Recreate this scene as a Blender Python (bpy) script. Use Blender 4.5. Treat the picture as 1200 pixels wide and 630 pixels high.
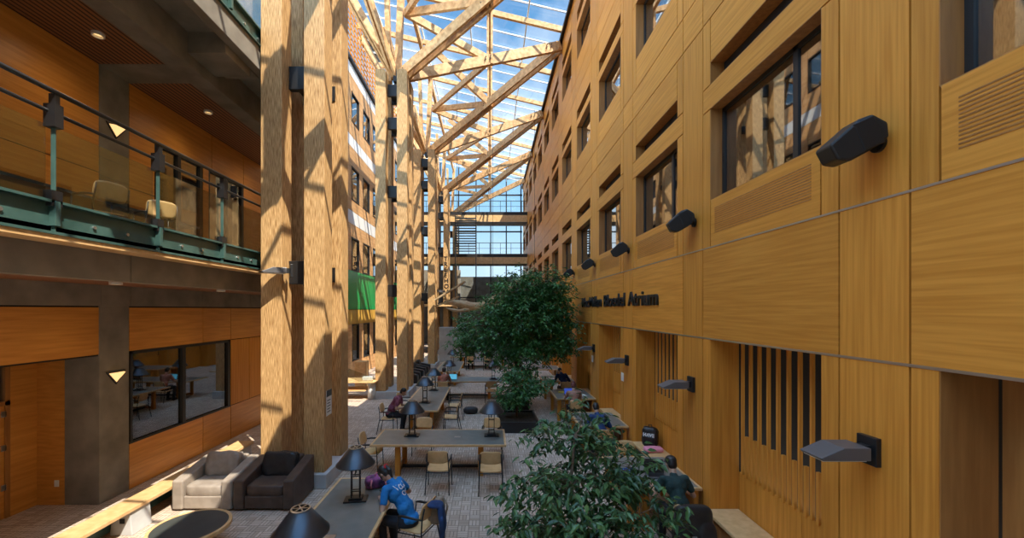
import bpy, math, random
from mathutils import Vector, Matrix, Euler
R = math.radians
for o in list(bpy.data.objects): bpy.data.objects.remove(o, do_unlink=True)
scn = bpy.context.scene
col = scn.collection

# ------------------------------------------------------------------ camera
cam_d = bpy.data.cameras.new('camera'); cam = bpy.data.objects.new('camera', cam_d); col.objects.link(cam)
cam.location = (0, 0, 3.7); cam.rotation_euler = (R(90), 0, 0)
cam_d.lens = 14.4; cam_d.sensor_width = 36; cam_d.sensor_fit = 'HORIZONTAL'
cam_d.shift_x = 26/1200; cam_d.shift_y = 47.5/1200; cam_d.clip_end = 500
scn.camera = cam
scn.view_settings.view_transform = 'Standard'; scn.view_settings.look = 'None'
scn.view_settings.gamma = 1; scn.view_settings.exposure = EXPO = 0.0
scn.view_settings.use_curve_mapping = False

# ------------------------------------------------------------------ sky and sun
world = bpy.data.worlds.new('sky'); scn.world = world; world.use_nodes = True
nt = world.node_tree; nt.nodes.clear()
wo = nt.nodes.new('ShaderNodeOutputWorld'); bg = nt.nodes.new('ShaderNodeBackground')
tc = nt.nodes.new('ShaderNodeTexCoord'); sp = nt.nodes.new('ShaderNodeSeparateXYZ')
rp = nt.nodes.new('ShaderNodeValToRGB'); nz = nt.nodes.new('ShaderNodeTexNoise'); cr = nt.nodes.new('ShaderNodeValToRGB')
mx = nt.nodes.new('ShaderNodeMix'); mx.data_type = 'RGBA'
nt.links.new(tc.outputs['Generated'], sp.inputs[0]); nt.links.new(sp.outputs['Z'], rp.inputs[0])
rp.color_ramp.elements[0].position = 0.0; rp.color_ramp.elements[0].color = (.55, .66, .72, 1)
rp.color_ramp.elements[1].position = .6; rp.color_ramp.elements[1].color = (.10, .27, .52, 1)
e = rp.color_ramp.elements.new(.25); e.color = (.26, .48, .70, 1)
nt.links.new(tc.outputs['Generated'], nz.inputs['Vector']); nz.inputs['Scale'].default_value = 3.2; nz.inputs['Detail'].default_value = 6
cr.color_ramp.elements[0].position = .50; cr.color_ramp.elements[1].position = .76
nt.links.new(nz.outputs['Fac'], cr.inputs[0]); nt.links.new(cr.outputs[0], mx.inputs['Factor'])
nt.links.new(rp.outputs[0], mx.inputs['A']); mx.inputs['B'].default_value = (.88, .92, .96, 1)
nt.links.new(mx.outputs['Result'], bg.inputs[0])
# sky strength boosted overhead and sideways, less behind, as added fill for the interior
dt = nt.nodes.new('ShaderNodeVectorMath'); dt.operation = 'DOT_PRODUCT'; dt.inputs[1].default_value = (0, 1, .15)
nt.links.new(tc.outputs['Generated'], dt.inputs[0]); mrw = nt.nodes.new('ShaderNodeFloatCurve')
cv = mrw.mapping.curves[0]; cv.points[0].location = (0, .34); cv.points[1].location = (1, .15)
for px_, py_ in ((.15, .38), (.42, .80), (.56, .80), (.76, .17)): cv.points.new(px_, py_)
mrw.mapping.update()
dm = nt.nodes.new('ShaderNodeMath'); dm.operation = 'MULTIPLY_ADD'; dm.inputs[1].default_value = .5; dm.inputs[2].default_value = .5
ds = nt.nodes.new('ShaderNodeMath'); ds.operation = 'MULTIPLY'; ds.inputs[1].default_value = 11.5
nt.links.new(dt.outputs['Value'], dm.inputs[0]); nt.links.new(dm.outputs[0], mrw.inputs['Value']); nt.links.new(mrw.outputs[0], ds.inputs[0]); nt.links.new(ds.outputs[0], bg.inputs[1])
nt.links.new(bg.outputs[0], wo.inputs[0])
sd = bpy.data.lights.new('sun', 'SUN'); sun = bpy.data.objects.new('sun', sd); col.objects.link(sun)
sd.energy = 10.5; sd.angle = R(.25); sd.color = (1, .90, .76)
sun.rotation_euler = Vector((-.40, .44, -.80)).to_track_quat('-Z', 'Y').to_euler()
sun.location = (5, -10, 25)

# ------------------------------------------------------------------ materials
def mat(name, colr=(.5, .5, .5), rough=.6, metal=0, spec=.5, emit=None, es=0):
    m = bpy.data.materials.new(name); m.use_nodes = True
    b = m.node_tree.nodes['Principled BSDF']
    b.inputs['Base Color'].default_value = (*colr, 1); b.inputs['Roughness'].default_value = rough
    b.inputs['Metallic'].default_value = metal; b.inputs['Specular IOR Level'].default_value = spec
    if emit: b.inputs['Emission Color'].default_value = (*emit, 1); b.inputs['Emission Strength'].default_value = es
    return m
def noisy(name, c1, c2, scale=(1, 1, 1), nscale=4, detail=5, rough=.55, lo=.35, hi=.65, island=0, bump=0, spec=.4, dist=0, metal=0):
    m = mat(name, c1, rough, metal, spec); t = m.node_tree; b = t.nodes['Principled BSDF']
    g = t.nodes.new('ShaderNodeTexCoord'); mp = t.nodes.new('ShaderNodeMapping'); n = t.nodes.new('ShaderNodeTexNoise')
    r = t.nodes.new('ShaderNodeValToRGB')
    mp.inputs['Scale'].default_value = scale; n.inputs['Scale'].default_value = nscale; n.inputs['Detail'].default_value = detail
    n.inputs['Distortion'].default_value = dist
    t.links.new(g.outputs['Object'], mp.inputs[0])
    r.color_ramp.elements[0].position = lo; r.color_ramp.elements[0].color = (*c1, 1)
    r.color_ramp.elements[1].position = hi; r.color_ramp.elements[1].color = (*c2, 1)
    t.links.new(n.outputs['Fac'], r.inputs[0]); out = r.outputs[0]
    if island:
        ge = t.nodes.new('ShaderNodeNewGeometry')
        ad = t.nodes.new('ShaderNodeVectorMath'); ad.operation = 'ADD'
        sc = t.nodes.new('ShaderNodeMath'); sc.operation = 'MULTIPLY'; sc.inputs[1].default_value = 37
        t.links.new(ge.outputs['Random Per Island'], sc.inputs[0])
        t.links.new(mp.outputs[0], ad.inputs[0]); t.links.new(sc.outputs[0], ad.inputs[1]); t.links.new(ad.outputs[0], n.inputs['Vector'])
        hs = t.nodes.new('ShaderNodeHueSaturation'); mr = t.nodes.new('ShaderNodeMapRange')
        mr.inputs['To Min'].default_value = 1-island; mr.inputs['To Max'].default_value = 1+island
        t.links.new(ge.outputs['Random Per Island'], mr.inputs[0]); t.links.new(mr.outputs[0], hs.inputs['Value'])
        t.links.new(out, hs.inputs['Color']); out = hs.outputs[0]
    else: t.links.new(mp.outputs[0], n.inputs['Vector'])
    t.links.new(out, b.inputs['Base Color'])
    if bump:
        bn = t.nodes.new('ShaderNodeBump'); bn.inputs['Strength'].default_value = bump; bn.inputs['Distance'].default_value = .01
        t.links.new(n.outputs['Fac'], bn.inputs['Height']); t.links.new(bn.outputs[0], b.inputs['Normal'])
    return m
PA, PB = (.65, .268, .042), (.52, .195, .026)
M = {}
M['fir_h'] = noisy('fir panel horizontal grain', PB, PA, (1, .35, 9), 3, 5, .45, island=.10, spec=.22)
M['fir_v'] = noisy('fir panel vertical grain', PB, PA, (6, 9, .3), 3, 5, .45, island=.09, spec=.22)
M['fir_dark'] = noisy('stained fir', (.30, .12, .03), (.40, .17, .045), (5, 5, .4), 3, 4, .45, island=.12)
M['fir_left'] = noisy('orange fir panel', (.52, .20, .032), (.64, .27, .05), (1, .4, 7), 3, 4, .38, island=.10)
M['parallam'] = noisy('strand lumber', (.30, .155, .05), (.64, .40, .175), (22, 22, 1.2), 4, 8, .6, .38, .62, bump=.15)
M['glulam'] = noisy('roof timber', (.44, .23, .085), (.68, .42, .19), (3, 3, 3), 2, 5, .6, island=.10)
M['maple'] = noisy('maple', (.60, .36, .15), (.72, .46, .21), (2, 2, 2), 3, 4, .4)
M['oak_edge'] = noisy('oak edging', (.55, .33, .14), (.66, .42, .20), (3, 3, 3), 3, 4, .4)
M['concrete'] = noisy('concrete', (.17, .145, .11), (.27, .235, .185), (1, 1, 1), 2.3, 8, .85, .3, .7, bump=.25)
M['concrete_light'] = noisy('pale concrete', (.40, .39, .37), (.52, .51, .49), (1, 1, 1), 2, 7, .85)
M['gap'] = mat('dark joint', (.02, .012, .008), .9)
M['room'] = mat('dim interior', (.05, .035, .025), .9)
M['dark_metal'] = mat('dark bronze metal', (.025, .023, .022), .45, .3)
M['black'] = mat('black steel', (.012, .012, .013), .4)
M['shade_metal'] = mat('gunmetal lamp shade', (.055, .062, .072), .32, .75)
M['fixture_grey'] = mat('grey fixture casting', (.13, .125, .125), .4, .3)
M['rail'] = mat('rail steel', (.07, .07, .07), .3, .8)
M['teal'] = noisy('teal painted steel', (.03, .07, .06), (.055, .11, .095), (1, 1, 1), 3, 3, .35)
M['steel'] = mat('brushed steel', (.45, .45, .44), .35, .9)
M['inlay'] = noisy('grey linoleum', (.14, .145, .13), (.18, .185, .165), (1, 1, 1), 4, 4, .30)
M['inlay_dark'] = noisy('black linoleum', (.045, .05, .045), (.06, .065, .06), (1, 1, 1), 4, 4, .3)
M['leather_pale'] = noisy('worn taupe leather', (.24, .195, .155), (.31, .26, .21), (1, 1, 1), 6, 6, .5, bump=.2)
M['leather_dark'] = noisy('dark brown leather', (.055, .036, .028), (.085, .058, .045), (1, 1, 1), 6, 6, .5, bump=.2)
M['leather_black'] = noisy('black leather', (.018, .016, .016), (.03, .027, .025), (1, 1, 1), 6, 6, .4, bump=.2)
M['white'] = mat('white paint', (.7, .7, .68), .6)
M['paper'] = mat('paper', (.75, .74, .70), .7)
M['frit'] = mat('white glazing bar', (.75, .78, .80), .5)
M['cladding'] = noisy('sunlit cladding', (.50, .26, .10), (.62, .36, .16), (1, .6, 5), 2, 4, .5, island=.12)
M['green'] = mat('green glazed panel', (.02, .30, .08), .25)
M['yellow'] = mat('ochre panel', (.60, .34, .06), .5)
M['bark'] = noisy('bark', (.10, .065, .04), (.19, .13, .085), (6, 6, 1), 5, 5, .9, bump=.4)
M['drift'] = noisy('weathered driftwood', (.36, .24, .12), (.58, .42, .24), (1, 6, 6), 3, 6, .8, bump=.5)
M['soil'] = noisy('soil', (.03, .022, .015), (.06, .045, .03), (1, 1, 1), 12, 4, .95)
M['skin'] = mat('skin', (.52, .30, .20), .5)
M['skin_tan'] = mat('tan skin', (.36, .19, .115), .5)
M['hair'] = mat('black hair', (.012, .010, .009), .45)
M['hair_red'] = mat('auburn hair', (.13, .035, .03), .5)
M['denim'] = mat('dark trousers', (.012, .014, .02), .8)
M['lit'] = mat('lit sconce glass', (.8, .6, .35), .5, emit=(1, .62, .25), es=1.2)
def leafmat(name, a, b):
    m = mat(name, a, .38, 0, .5); t = m.node_tree; bs = t.nodes['Principled BSDF']
    ge = t.nodes.new('ShaderNodeNewGeometry'); r = t.nodes.new('ShaderNodeValToRGB')
    r.color_ramp.elements[0].color = (*a, 1); r.color_ramp.elements[1].color = (*b, 1)
    t.links.new(ge.outputs['Random Per Island'], r.inputs[0]); t.links.new(r.outputs[0], bs.inputs['Base Color'])
    tr = t.nodes.new('ShaderNodeBsdfTranslucent'); t.links.new(r.outputs[0], tr.inputs[0])
    mxs = t.nodes.new('ShaderNodeMixShader'); mxs.inputs[0].default_value = .22
    out = t.nodes['Material Output']; t.links.new(bs.outputs[0], mxs.inputs[1]); t.links.new(tr.outputs[0], mxs.inputs[2])
    t.links.new(mxs.outputs[0], out.inputs[0]); return m
M['leaf'] = leafmat('fig leaf', (.025, .075, .028), (.10, .20, .055))
M['leaf_bright'] = leafmat('canopy leaf', (.025, .095, .025), (.08, .23, .05))
def glass(name, tint, refl):
    m = bpy.data.materials.new(name); m.use_nodes = True; t = m.node_tree; t.nodes.clear()
    o = t.nodes.new('ShaderNodeOutputMaterial'); tr = t.nodes.new('ShaderNodeBsdfTransparent'); gl = t.nodes.new('ShaderNodeBsdfGlossy')
    tr.inputs[0].default_value = (*tint, 1); gl.inputs['Roughness'].default_value = .02
    x = t.nodes.new('ShaderNodeMixShader'); fr = t.nodes.new('ShaderNodeMath'); fr.operation = 'POWER'; fr.inputs[1].default_value = 4
    lw_ = t.nodes.new('ShaderNodeLayerWeight'); t.links.new(lw_.outputs['Facing'], fr.inputs[0])
    a = t.nodes.new('ShaderNodeMath'); a.operation = 'ADD'; a.inputs[1].default_value = refl+.04; a.use_clamp = True
    t.links.new(fr.outputs[0], a.inputs[0]); t.links.new(a.outputs[0], x.inputs[0])
    t.links.new(tr.outputs[0], x.inputs[1]); t.links.new(gl.outputs[0], x.inputs[2]); t.links.new(x.outputs[0], o.inputs[0]); return m
M['glass_roof'] = glass('roof glass', (.93, .96, .98), -.02)
M['glass_win'] = glass('window glass', (.55, .58, .58), .28)
M['glass_rail'] = glass('guard glass', (.80, .83, .80), .07)
# floor: carpet in a basket weave of small strips
def carpet():
    m = mat('basket weave carpet', (.4, .3, .25), .9, 0, .15); t = m.node_tree; b = t.nodes['Principled BSDF']
    g = t.nodes.new('ShaderNodeTexCoord'); ck = t.nodes.new('ShaderNodeTexChecker'); ck.inputs['Scale'].default_value = 1/.18
    t.links.new(g.outputs['Object'], ck.inputs[0])
    cols = []
    for k in range(2):
        mp = t.nodes.new('ShaderNodeMapping'); mp.inputs['Rotation'].default_value = (0, 0, k*math.pi/2)
        br = t.nodes.new('ShaderNodeTexBrick'); t.links.new(g.outputs['Object'], mp.inputs[0]); t.links.new(mp.outputs[0], br.inputs[0])
        br.offset = 0; br.inputs['Scale'].default_value = 1; br.inputs['Brick Width'].default_value = .18; br.inputs['Row Height'].default_value = .06
        br.inputs['Mortar Size'].default_value = .006; br.inputs['Mortar Smooth'].default_value = .3
        br.inputs['Color1'].default_value = (.44, .335, .25, 1); br.inputs['Color2'].default_value = (.60, .475, .37, 1)
        br.inputs['Mortar'].default_value = (.20, .15, .115, 1); cols.append(br.outputs['Color'])
    x = t.nodes.new('ShaderNodeMix'); x.data_type = 'RGBA'
    t.links.new(ck.outputs['Fac'], x.inputs['Factor']); t.links.new(cols[0], x.inputs['A']); t.links.new(cols[1], x.inputs['B'])
    n = t.nodes.new('ShaderNodeTexNoise'); n.inputs['Scale'].default_value = 1.2; n.inputs['Detail'].default_value = 8
    t.links.new(g.outputs['Object'], n.inputs['Vector'])
    mr = t.nodes.new('ShaderNodeMapRange'); mr.inputs['To Min'].default_value = .75; mr.inputs['To Max'].default_value = 1.2
    t.links.new(n.outputs['Fac'], mr.inputs[0]); hs = t.nodes.new('ShaderNodeHueSaturation')
    t.links.new(mr.outputs[0], hs.inputs['Value']); t.links.new(x.outputs['Result'], hs.inputs['Color']); t.links.new(hs.outputs[0], b.inputs['Base Color'])
    return m
M['carpet'] = carpet()
def slatmat():
    m = mat('cedar slat ceiling', (.25, .1, .04), .6); t = m.node_tree; b = t.nodes['Principled BSDF']
    g = t.nodes.new('ShaderNodeTexCoord'); w = t.nodes.new('ShaderNodeTexWave'); w.bands_direction = 'X'
    w.inputs['Scale'].default_value = 3.4; r = t.nodes.new('ShaderNodeValToRGB')
    r.color_ramp.elements[0].color = (.03, .012, .006, 1); r.color_ramp.elements[1].color = (.30, .12, .045, 1)
    r.color_ramp.elements[0].position = .15; r.color_ramp.elements[1].position = .4
    t.links.new(g.outputs['Object'], w.inputs[0]); t.links.new(w.outputs['Fac'], r.inputs[0]); t.links.new(r.outputs[0], b.inputs['Base Color']); return m
M['slats'] = slatmat()

# ------------------------------------------------------------------ mesh helpers
class MB:
    def __init__(s): s.v = []; s.f = []; s.m = []; s.X = Matrix.Identity(4); s.smooth = False
    def add(s, vs, fs, m=0):
        n = len(s.v); s.v += [tuple(s.X @ Vector(p)) for p in vs]
        s.f += [tuple(n+i for i in f) for f in fs]; s.m += [m]*len(fs); return s
    def box(s, x0, x1, y0, y1, z0, z1, m=0):
        return s.add([(x0,y0,z0),(x1,y0,z0),(x1,y1,z0),(x0,y1,z0),(x0,y0,z1),(x1,y0,z1),(x1,y1,z1),(x0,y1,z1)],
                     [(3,2,1,0),(4,5,6,7),(0,1,5,4),(1,2,6,5),(2,3,7,6),(3,0,4,7)], m)
    def cbox(s, c, d, m=0): return s.box(c[0]-d[0]/2, c[0]+d[0]/2, c[1]-d[1]/2, c[1]+d[1]/2, c[2]-d[2]/2, c[2]+d[2]/2, m)
    def beam(s, p, q, w, h, m=0, up=(0, 0, 1)):
        p, q = Vector(p), Vector(q); d = (q-p).normalized(); u = Vector(up)
        if abs(d.dot(u)) > .98: u = Vector((0, 1, 0))
        a = d.cross(u).normalized()*w/2; b = a.cross(d).normalized()*h/2
        vs = [p-a-b, p+a-b, p+a+b, p-a+b, q-a-b, q+a-b, q+a+b, q-a+b]
        return s.add(vs, [(0,1,2,3),(7,6,5,4),(0,4,5,1),(1,5,6,2),(2,6,7,3),(3,7,4,0)], m)
    def tube(s, pts, r, n=8, m=0):
        pts = [Vector(p) for p in pts]; rs = r if isinstance(r, (list, tuple)) else [r]*len(pts)
        vs = []; fs = []; pa = None
        for i, p in enumerate(pts):
            d = (pts[min(i+1, len(pts)-1)]-pts[max(i-1, 0)]).normalized()
            if pa is None: u = Vector((0, 0, 1)) if abs(d.z) < .9 else Vector((1, 0, 0)); pa = d.cross(u).normalized()
            a = (pa-d*pa.dot(d)).normalized(); b = d.cross(a); pa = a
            vs += [p+(a*math.cos(2*math.pi*k/n)+b*math.sin(2*math.pi*k/n))*rs[i] for k in range(n)]
        for i in range(len(pts)-1):
            fs += [(i*n+k, i*n+(k+1) % n, (i+1)*n+(k+1) % n, (i+1)*n+k) for k in range(n)]
        fs += [tuple(range(n-1, -1, -1)), tuple((len(pts)-1)*n+k for k in range(n))]
        return s.add(vs, fs, m)
    def lathe(s, prof, c=(0, 0), n=24, m=0, closed=True):
        vs = [(c[0]+r*math.cos(2*math.pi*k/n), c[1]+r*math.sin(2*math.pi*k/n), z) for r, z in prof for k in range(n)]
        fs = [(i*n+k, i*n+(k+1) % n, (i+1)*n+(k+1) % n, (i+1)*n+k) for i in range(len(prof)-1) for k in range(n)]
        if closed: fs += [tuple(range(n-1, -1, -1)), tuple((len(prof)-1)*n+k for k in range(n))]
        return s.add(vs, fs, m)
    def prism(s, poly, h0, h1, axis='z', m=0):
        n = len(poly)
        f = {'z': lambda a, b, h: (a, b, h), 'y': lambda a, b, h: (a, h, b), 'x': lambda a, b, h: (h, a, b)}[axis]
        vs = [f(a, b, h0) for a, b in poly]+[f(a, b, h1) for a, b in poly]
        return s.add(vs, [tuple(range(n-1, -1, -1)), tuple(range(n, 2*n))]+[(i, (i+1) % n, n+(i+1) % n, n+i) for i in range(n)], m)
    def sell(s, c, rad, e=.35, n=20, k=10, m=0, rot=None):   # superellipsoid cushion
        sg = lambda v, p: math.copysign(abs(v)**p, v)
        vs = []; rm = rot or Matrix.Identity(3)
        for i in range(k+1):
            a = -math.pi/2+math.pi*i/k
            for j in range(n):
                b = 2*math.pi*j/n
                p = Vector((rad[0]*sg(math.cos(a), e)*sg(math.cos(b), e), rad[1]*sg(math.cos(a), e)*sg(math.sin(b), e), rad[2]*sg(math.sin(a), e)))
                vs.append(Vector(c)+rm @ p)
        fs = [(i*n+j, i*n+(j+1) % n, (i+1)*n+(j+1) % n, (i+1)*n+j) for i in range(k) for j in range(n)]
        return s.add(vs, fs, m)
    def cone(s, p, q, r1, r2, n=12):
        s.ball(p, (r1,)*3); s.ball(q, (r2,)*3); return s.tube([p, q], [r1, r2], n)
    def ball(s, c, rad, rot=None, n=14, k=9): return s.sell(c, rad, 1, n, k, 0, rot)
    def build(s, name, mats, parent=None, smooth=False, bevel=0, loc=None):
        me = bpy.data.meshes.new(name); me.from_pydata(s.v, [], s.f)
        mats = mats if isinstance(mats, (list, tuple)) else [mats]
        for k in mats: me.materials.append(M[k] if isinstance(k, str) else k)
        if len(mats) > 1: me.polygons.foreach_set('material_index', s.m)
        if smooth or s.smooth: me.polygons.foreach_set('use_smooth', [True]*len(me.polygons))
        me.update(); o = bpy.data.objects.new(name, me); col.objects.link(o)
        if parent: o.parent = parent
        if loc: o.location = loc
        if bevel:
            b = o.modifiers.new('bevel', 'BEVEL'); b.width = bevel; b.segments = 2; b.limit_method = 'ANGLE'
        return o
def tag(o, label=None, cat=None, group=None, kind=None):
    if label: o['label'] = label
    if cat: o['category'] = cat
    if group: o['group'] = group
    if kind: o['kind'] = kind
    return o
def thing(name, label, cat, loc=(0, 0, 0), rz=0, group=None):
    o = bpy.data.objects.new(name, None); col.objects.link(o); o.location = loc; o.rotation_euler = (0, 0, rz)
    o.empty_display_size = .1
    return tag(o, label, cat, group)
def struct(o, label=None, cat=None): return tag(o, label, cat, None, 'structure')
KIDS = {}
def copy_tree(o, parent=None):
    c = o.copy(); col.objects.link(c)
    if parent: c.parent = parent
    for ch in KIDS.get(o.name) or [x for x in bpy.data.objects if x.parent == o]:
        KIDS.setdefault(o.name, []);
        if ch not in KIDS[o.name]: KIDS[o.name].append(ch)
        copy_tree(ch, c)
    return c
def place(proto, used, loc, rz, label, group=None):
    o = proto if not used else copy_tree(proto)
    o.location = loc; o.rotation_euler = (0, 0, rz); o['label'] = label
    if group: o['group'] = group
    elif 'group' in o: del o['group']
    return o
ORD = ['nearest', 'second', 'third', 'fourth', 'fifth', 'sixth', 'seventh', 'eighth', 'ninth', 'tenth', 'eleventh', 'twelfth', 'thirteenth', 'fourteenth', 'fifteenth', 'sixteenth']

XR, XC, XL = 3.54, -3.45, -7.4
FAR = 44.6
# ================================================================== SETTING
o = MB().box(-9.5, 4.6, -6, FAR+3, -.3, 0).build('floor', 'carpet'); struct(o, 'brown basket weave carpet floor of the atrium', 'floor')

# ---- right wall: fir panels on a dark backing, with openings
cs = [3.80+3.355*k for k in range(-2, 12)]
H0, H1 = 3.23, 4.70
rows = [dict(b=4.70, s=5.46, h=6.92, t=7.31, l=7.66, p=8.38), dict(b=9.02, s=9.75, h=11.10, t=11.37, l=11.73, p=12.45), dict(b=13.10, s=13.80, h=15.05, t=15.35, l=15.75, p=16.35)]
w = MB(); g = .010
def pan(y0, y1, z0, z1, m=0): w.box(XR, XR+.03, y0+g, y1-g, z0+g, z1-g, m)
bk = MB()
def back(y0, y1, z0, z1): bk.box(XR+.029, XR+.27, y0, y1, z0, z1)
for i, c in enumerate(cs):
    a, b = c-.35, c+.35; n = c+3.355-.35; s0, s1 = b+.23, n-.23
    pan(a, b, 0, H0, 1); pan(a-.23, a, 0, H0, 1); pan(b, b+.23, 0, H0, 1); back(a-.20, b+.20, 0, H0)
    pan(a, b, H0, H1, 1); pan(b, n, H0, H1, 0); back(a, n, H0, H1)
    for j, r in enumerate(rows):
        pan(a, b, r['b'], r['p'], 1); back(a-.20, b+.20, r['b'], r['p'])
        pan(a-.23, a, r['b'], r['h'], 1); pan(b, b+.23, r['b'], r['h'], 1)
        pan(b, n, r['h'], r['t'], 0); back(b, n, r['h']+.005, r['t']-.005)
        pan(a-.23, a, r['t'], r['p'], 1); pan(b, b+.23, r['t'], r['p'], 1)
        pan(s0, s1, r['b'], r['s'], 0); back(s0, s1, r['b'], r['s']-.005)
        pan(s0, s1, r['l'], r['p'], 0); back(s0, s1, r['l']+.005, r['p'])
        top = rows[j+1]['b'] if j < 2 else 16.8
        pan(a, b, r['p'], top, 0); pan(b, n, r['p'], top, 0); back(a, n, r['p'], top)
        # fine louvre grille in the sill panel
        if j == 0 and i < 6:
            for q in range(13):
                z = r['b']+.21+q*.032; w.box(XR-.004, XR+.002, s0+.13, s1-.13, z, z+.012, 2)
wr = w.build('wall_right', ['fir_h', 'fir_v', 'fir_dark']); struct(wr, 'tall wall of honey fir panels', 'wall')
bk.build('backing', 'gap', wr)
MB().box(5.2, 5.3, -4, FAR, 0, 17).box(3.8, 5.2, -4, FAR, 3.3, 3.5).box(3.8, 5.2, -4, FAR, 8.5, 8.8).box(3.8, 5.2, -4, FAR, 12.5, 12.9).box(3.6, 5.3, -4, FAR, 16.5, 16.8).build('rear_partition', 'room', wr)
o = MB().box(XR-.10, XR+.25, -4, FAR, 16.8, 17.0).box(XR-.16, XR-.10, -4, FAR, 16.72, 16.86).build('trim_1', 'dark_metal'); struct(o, 'dark gutter edge along the top of the fir wall', 'trim')
o = MB().box(XR-.006, XR+.01, -4, FAR, H0-.012, H0+.012).box(XR-.006, XR+.01, -4, FAR, H1-.012, H1+.008).build('trim_2', 'steel'); struct(o, 'thin metal reveal lines across the fir wall', 'trim')
# ---- windows of the right wall
wn = 0
for j, r in enumerate(rows):
    for i, c in enumerate(cs):
        s0, s1 = c+.58, c+3.355-.58
        if s1 < 1.5 and j == 0: continue
        if c < 0 and j > 0: continue
        wn += 1
        X0, X1 = XR+.002, XR+.27
        wf = MB()
        wf.box(X0, X1, s0-.02, s0, r['s'], r['h']).box(X0, X1, s1, s1+.02, r['s'], r['h']).box(X0, X1, s0, s1, r['h'], r['h']+.02).box(X0, X1, s0, s1, r['s']-.02, r['s'])
        wf.box(X0, X1, s0-.02, s0, r['t'], r['l']).box(X0, X1, s1, s1+.02, r['t'], r['l']).box(X0, X1, s0, s1, r['l'], r['l']+.02).box(X0, X1, s0, s1, r['t']-.02, r['t'])
        root = wf.build('window_%d' % wn, 'fir_dark'); struct(root)
        root['label'] = 'dark framed window in the %s window bay of the %s floor of the fir wall' % (ORD[min(i-1, 15)] if i else 'closest', ['lower', 'middle', 'top'][j]); root['category'] = 'window'
        fx0, fx1 = XR+.19, XR+.25; t = .06; my = s0+.62
        f = MB()
        f.box(fx0, fx1, s0, s0+t, r['s'], r['h']).box(fx0, fx1, s1-t, s1, r['s'], r['h']).box(fx0, fx1, s0, s1, r['s'], r['s']+t).box(fx0, fx1, s0, s1, r['h']-t, r['h']).box(fx0, fx1, my-.04, my+.04, r['s'], r['h'])
        f.build('window_frame', 'dark_metal', root)
        MB().box(fx0+.02, fx0+.03, s0+t, s1-t, r['s']+t, r['h']-t).build('pane', 'glass_win', root)
        MB().box(fx1-.03, fx1, s0, s1, r['t'], r['l']).build('vent_louvre', 'gap', root)
# ---- ground niches: reveal linings, sill panel, slatted screens
for i, c in enumerate(cs):
    s0, s1 = c+.58, c+3.355-.58
    if s1 < 0: continue
    X1 = XR+.46
    f = MB(); f.box(XR+.005, X1, s0-.02, s0, 0, H0, 0).box(XR+.005, X1, s1, s1+.02, 0, H0, 0).box(XR+.005, X1, s0, s1, H0, H0+.02, 0)
    if i == 1:
        f.build('trim_%d' % (10+i), ['fir_dark'])
        d = thing('door_1', 'dark glazed door in a fir surround at the near end of the fir wall', 'door', (X1, 0, 0)); struct(d)
        MB().box(-.02, .10, s1-.62, s1-.48, 0, H0).box(-.02, .10, s1-1.32, s1-1.18, 0, H0).build('door_frame', 'fir_v', d)
        MB().box(.03, .08, s1-.48, s1, 0, H0).build('side_panel', 'fir_dark', d)
        MB().box(.04, .05, s1-1.18, s1-.62, .1, H0).build('pane', 'glass_win', d)
        MB().box(.02, .07, s1-.80, s1-.72, 0, H0).build('mullion', 'dark_metal', d)
        MB().box(.05, .09, s0, s1-1.32, 0, H0).build('side_panel', 'fir_dark', d)
        continue
    nn = 5; dy = (s1-s0)/nn
    for q in range(nn): f.box(X1, X1+.04, s0+q*dy+.004, s0+(q+1)*dy-.004, 0, 1.10, 0)
    lab = 'fir lining of the %s niche along the fir wall' % ORD[min(i-2, 15)] if i > 1 else 'fir lining of the niche beside the camera'
    root = f.build('trim_%d' % (10+i), ['fir_v']); struct(root, lab, 'trim')
    MB().box(X1+.041, X1+.06, s0-.06, s1+.06, 0, 1.09).box(X1+.001, X1+.06, s0-.06, s0-.001, 0, H0).box(X1+.001, X1+.06, s1+.001, s1+.06, 0, H0).build('backing', 'gap', root)
    if s0 > 1 and s1 < FAR-1:
        t = thing('slatted_screen', 'screen of tall upright fir slats in the %s niche of the fir wall' % ORD[i-2], 'screen', (X1, s0, 1.10))
        L = s1-s0; ns = 11
        full = MB().box(-.02, .02, -.019, .019, 0, H0-1.10); fo = full.build('slat', 'fir_v', t); fo.location = (0, L*.5/ns, 0)
        sh = MB().box(-.02, .02, -.022, .022, -.02, .62); so = sh.build('short_slat', 'fir_v', t); so.location = (-.0, L*1/ns, 0)
        for q in range(1, ns):
            k = fo.copy(); col.objects.link(k); k.location = (0, L*(q+.5)/ns, 0)
            if q < ns-1: k = so.copy(); col.objects.link(k); k.location = (0, L*(q+1)/ns, 0)

# ---- left building, ground floor
P0, P1 = 7.76, 8.40
wl = MB()
def lp(y0, y1, z0, z1, m=0): wl.box(XL-.03, XL, y0+g, y1-g, z0+g, z1-g, m)
# fascia
for a, b in ((-2, 3.2), (3.2, 7.76), (8.40, 10.57), (10.57, 11.70), (11.70, 14.2), (14.2, 16.6)): lp(a, b, 2.84, 3.75)
for a, b in ((8.40, 10.57), (10.57, 11.70), (11.70, 14.2), (14.2, 16.6)): lp(a, b, 0, .96)
lp(11.70, 12.6, .96, 2.84, 1); lp(12.6, 14.2, .96, 2.84, 1); lp(14.2, 16.6, .96, 2.84, 1)
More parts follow.
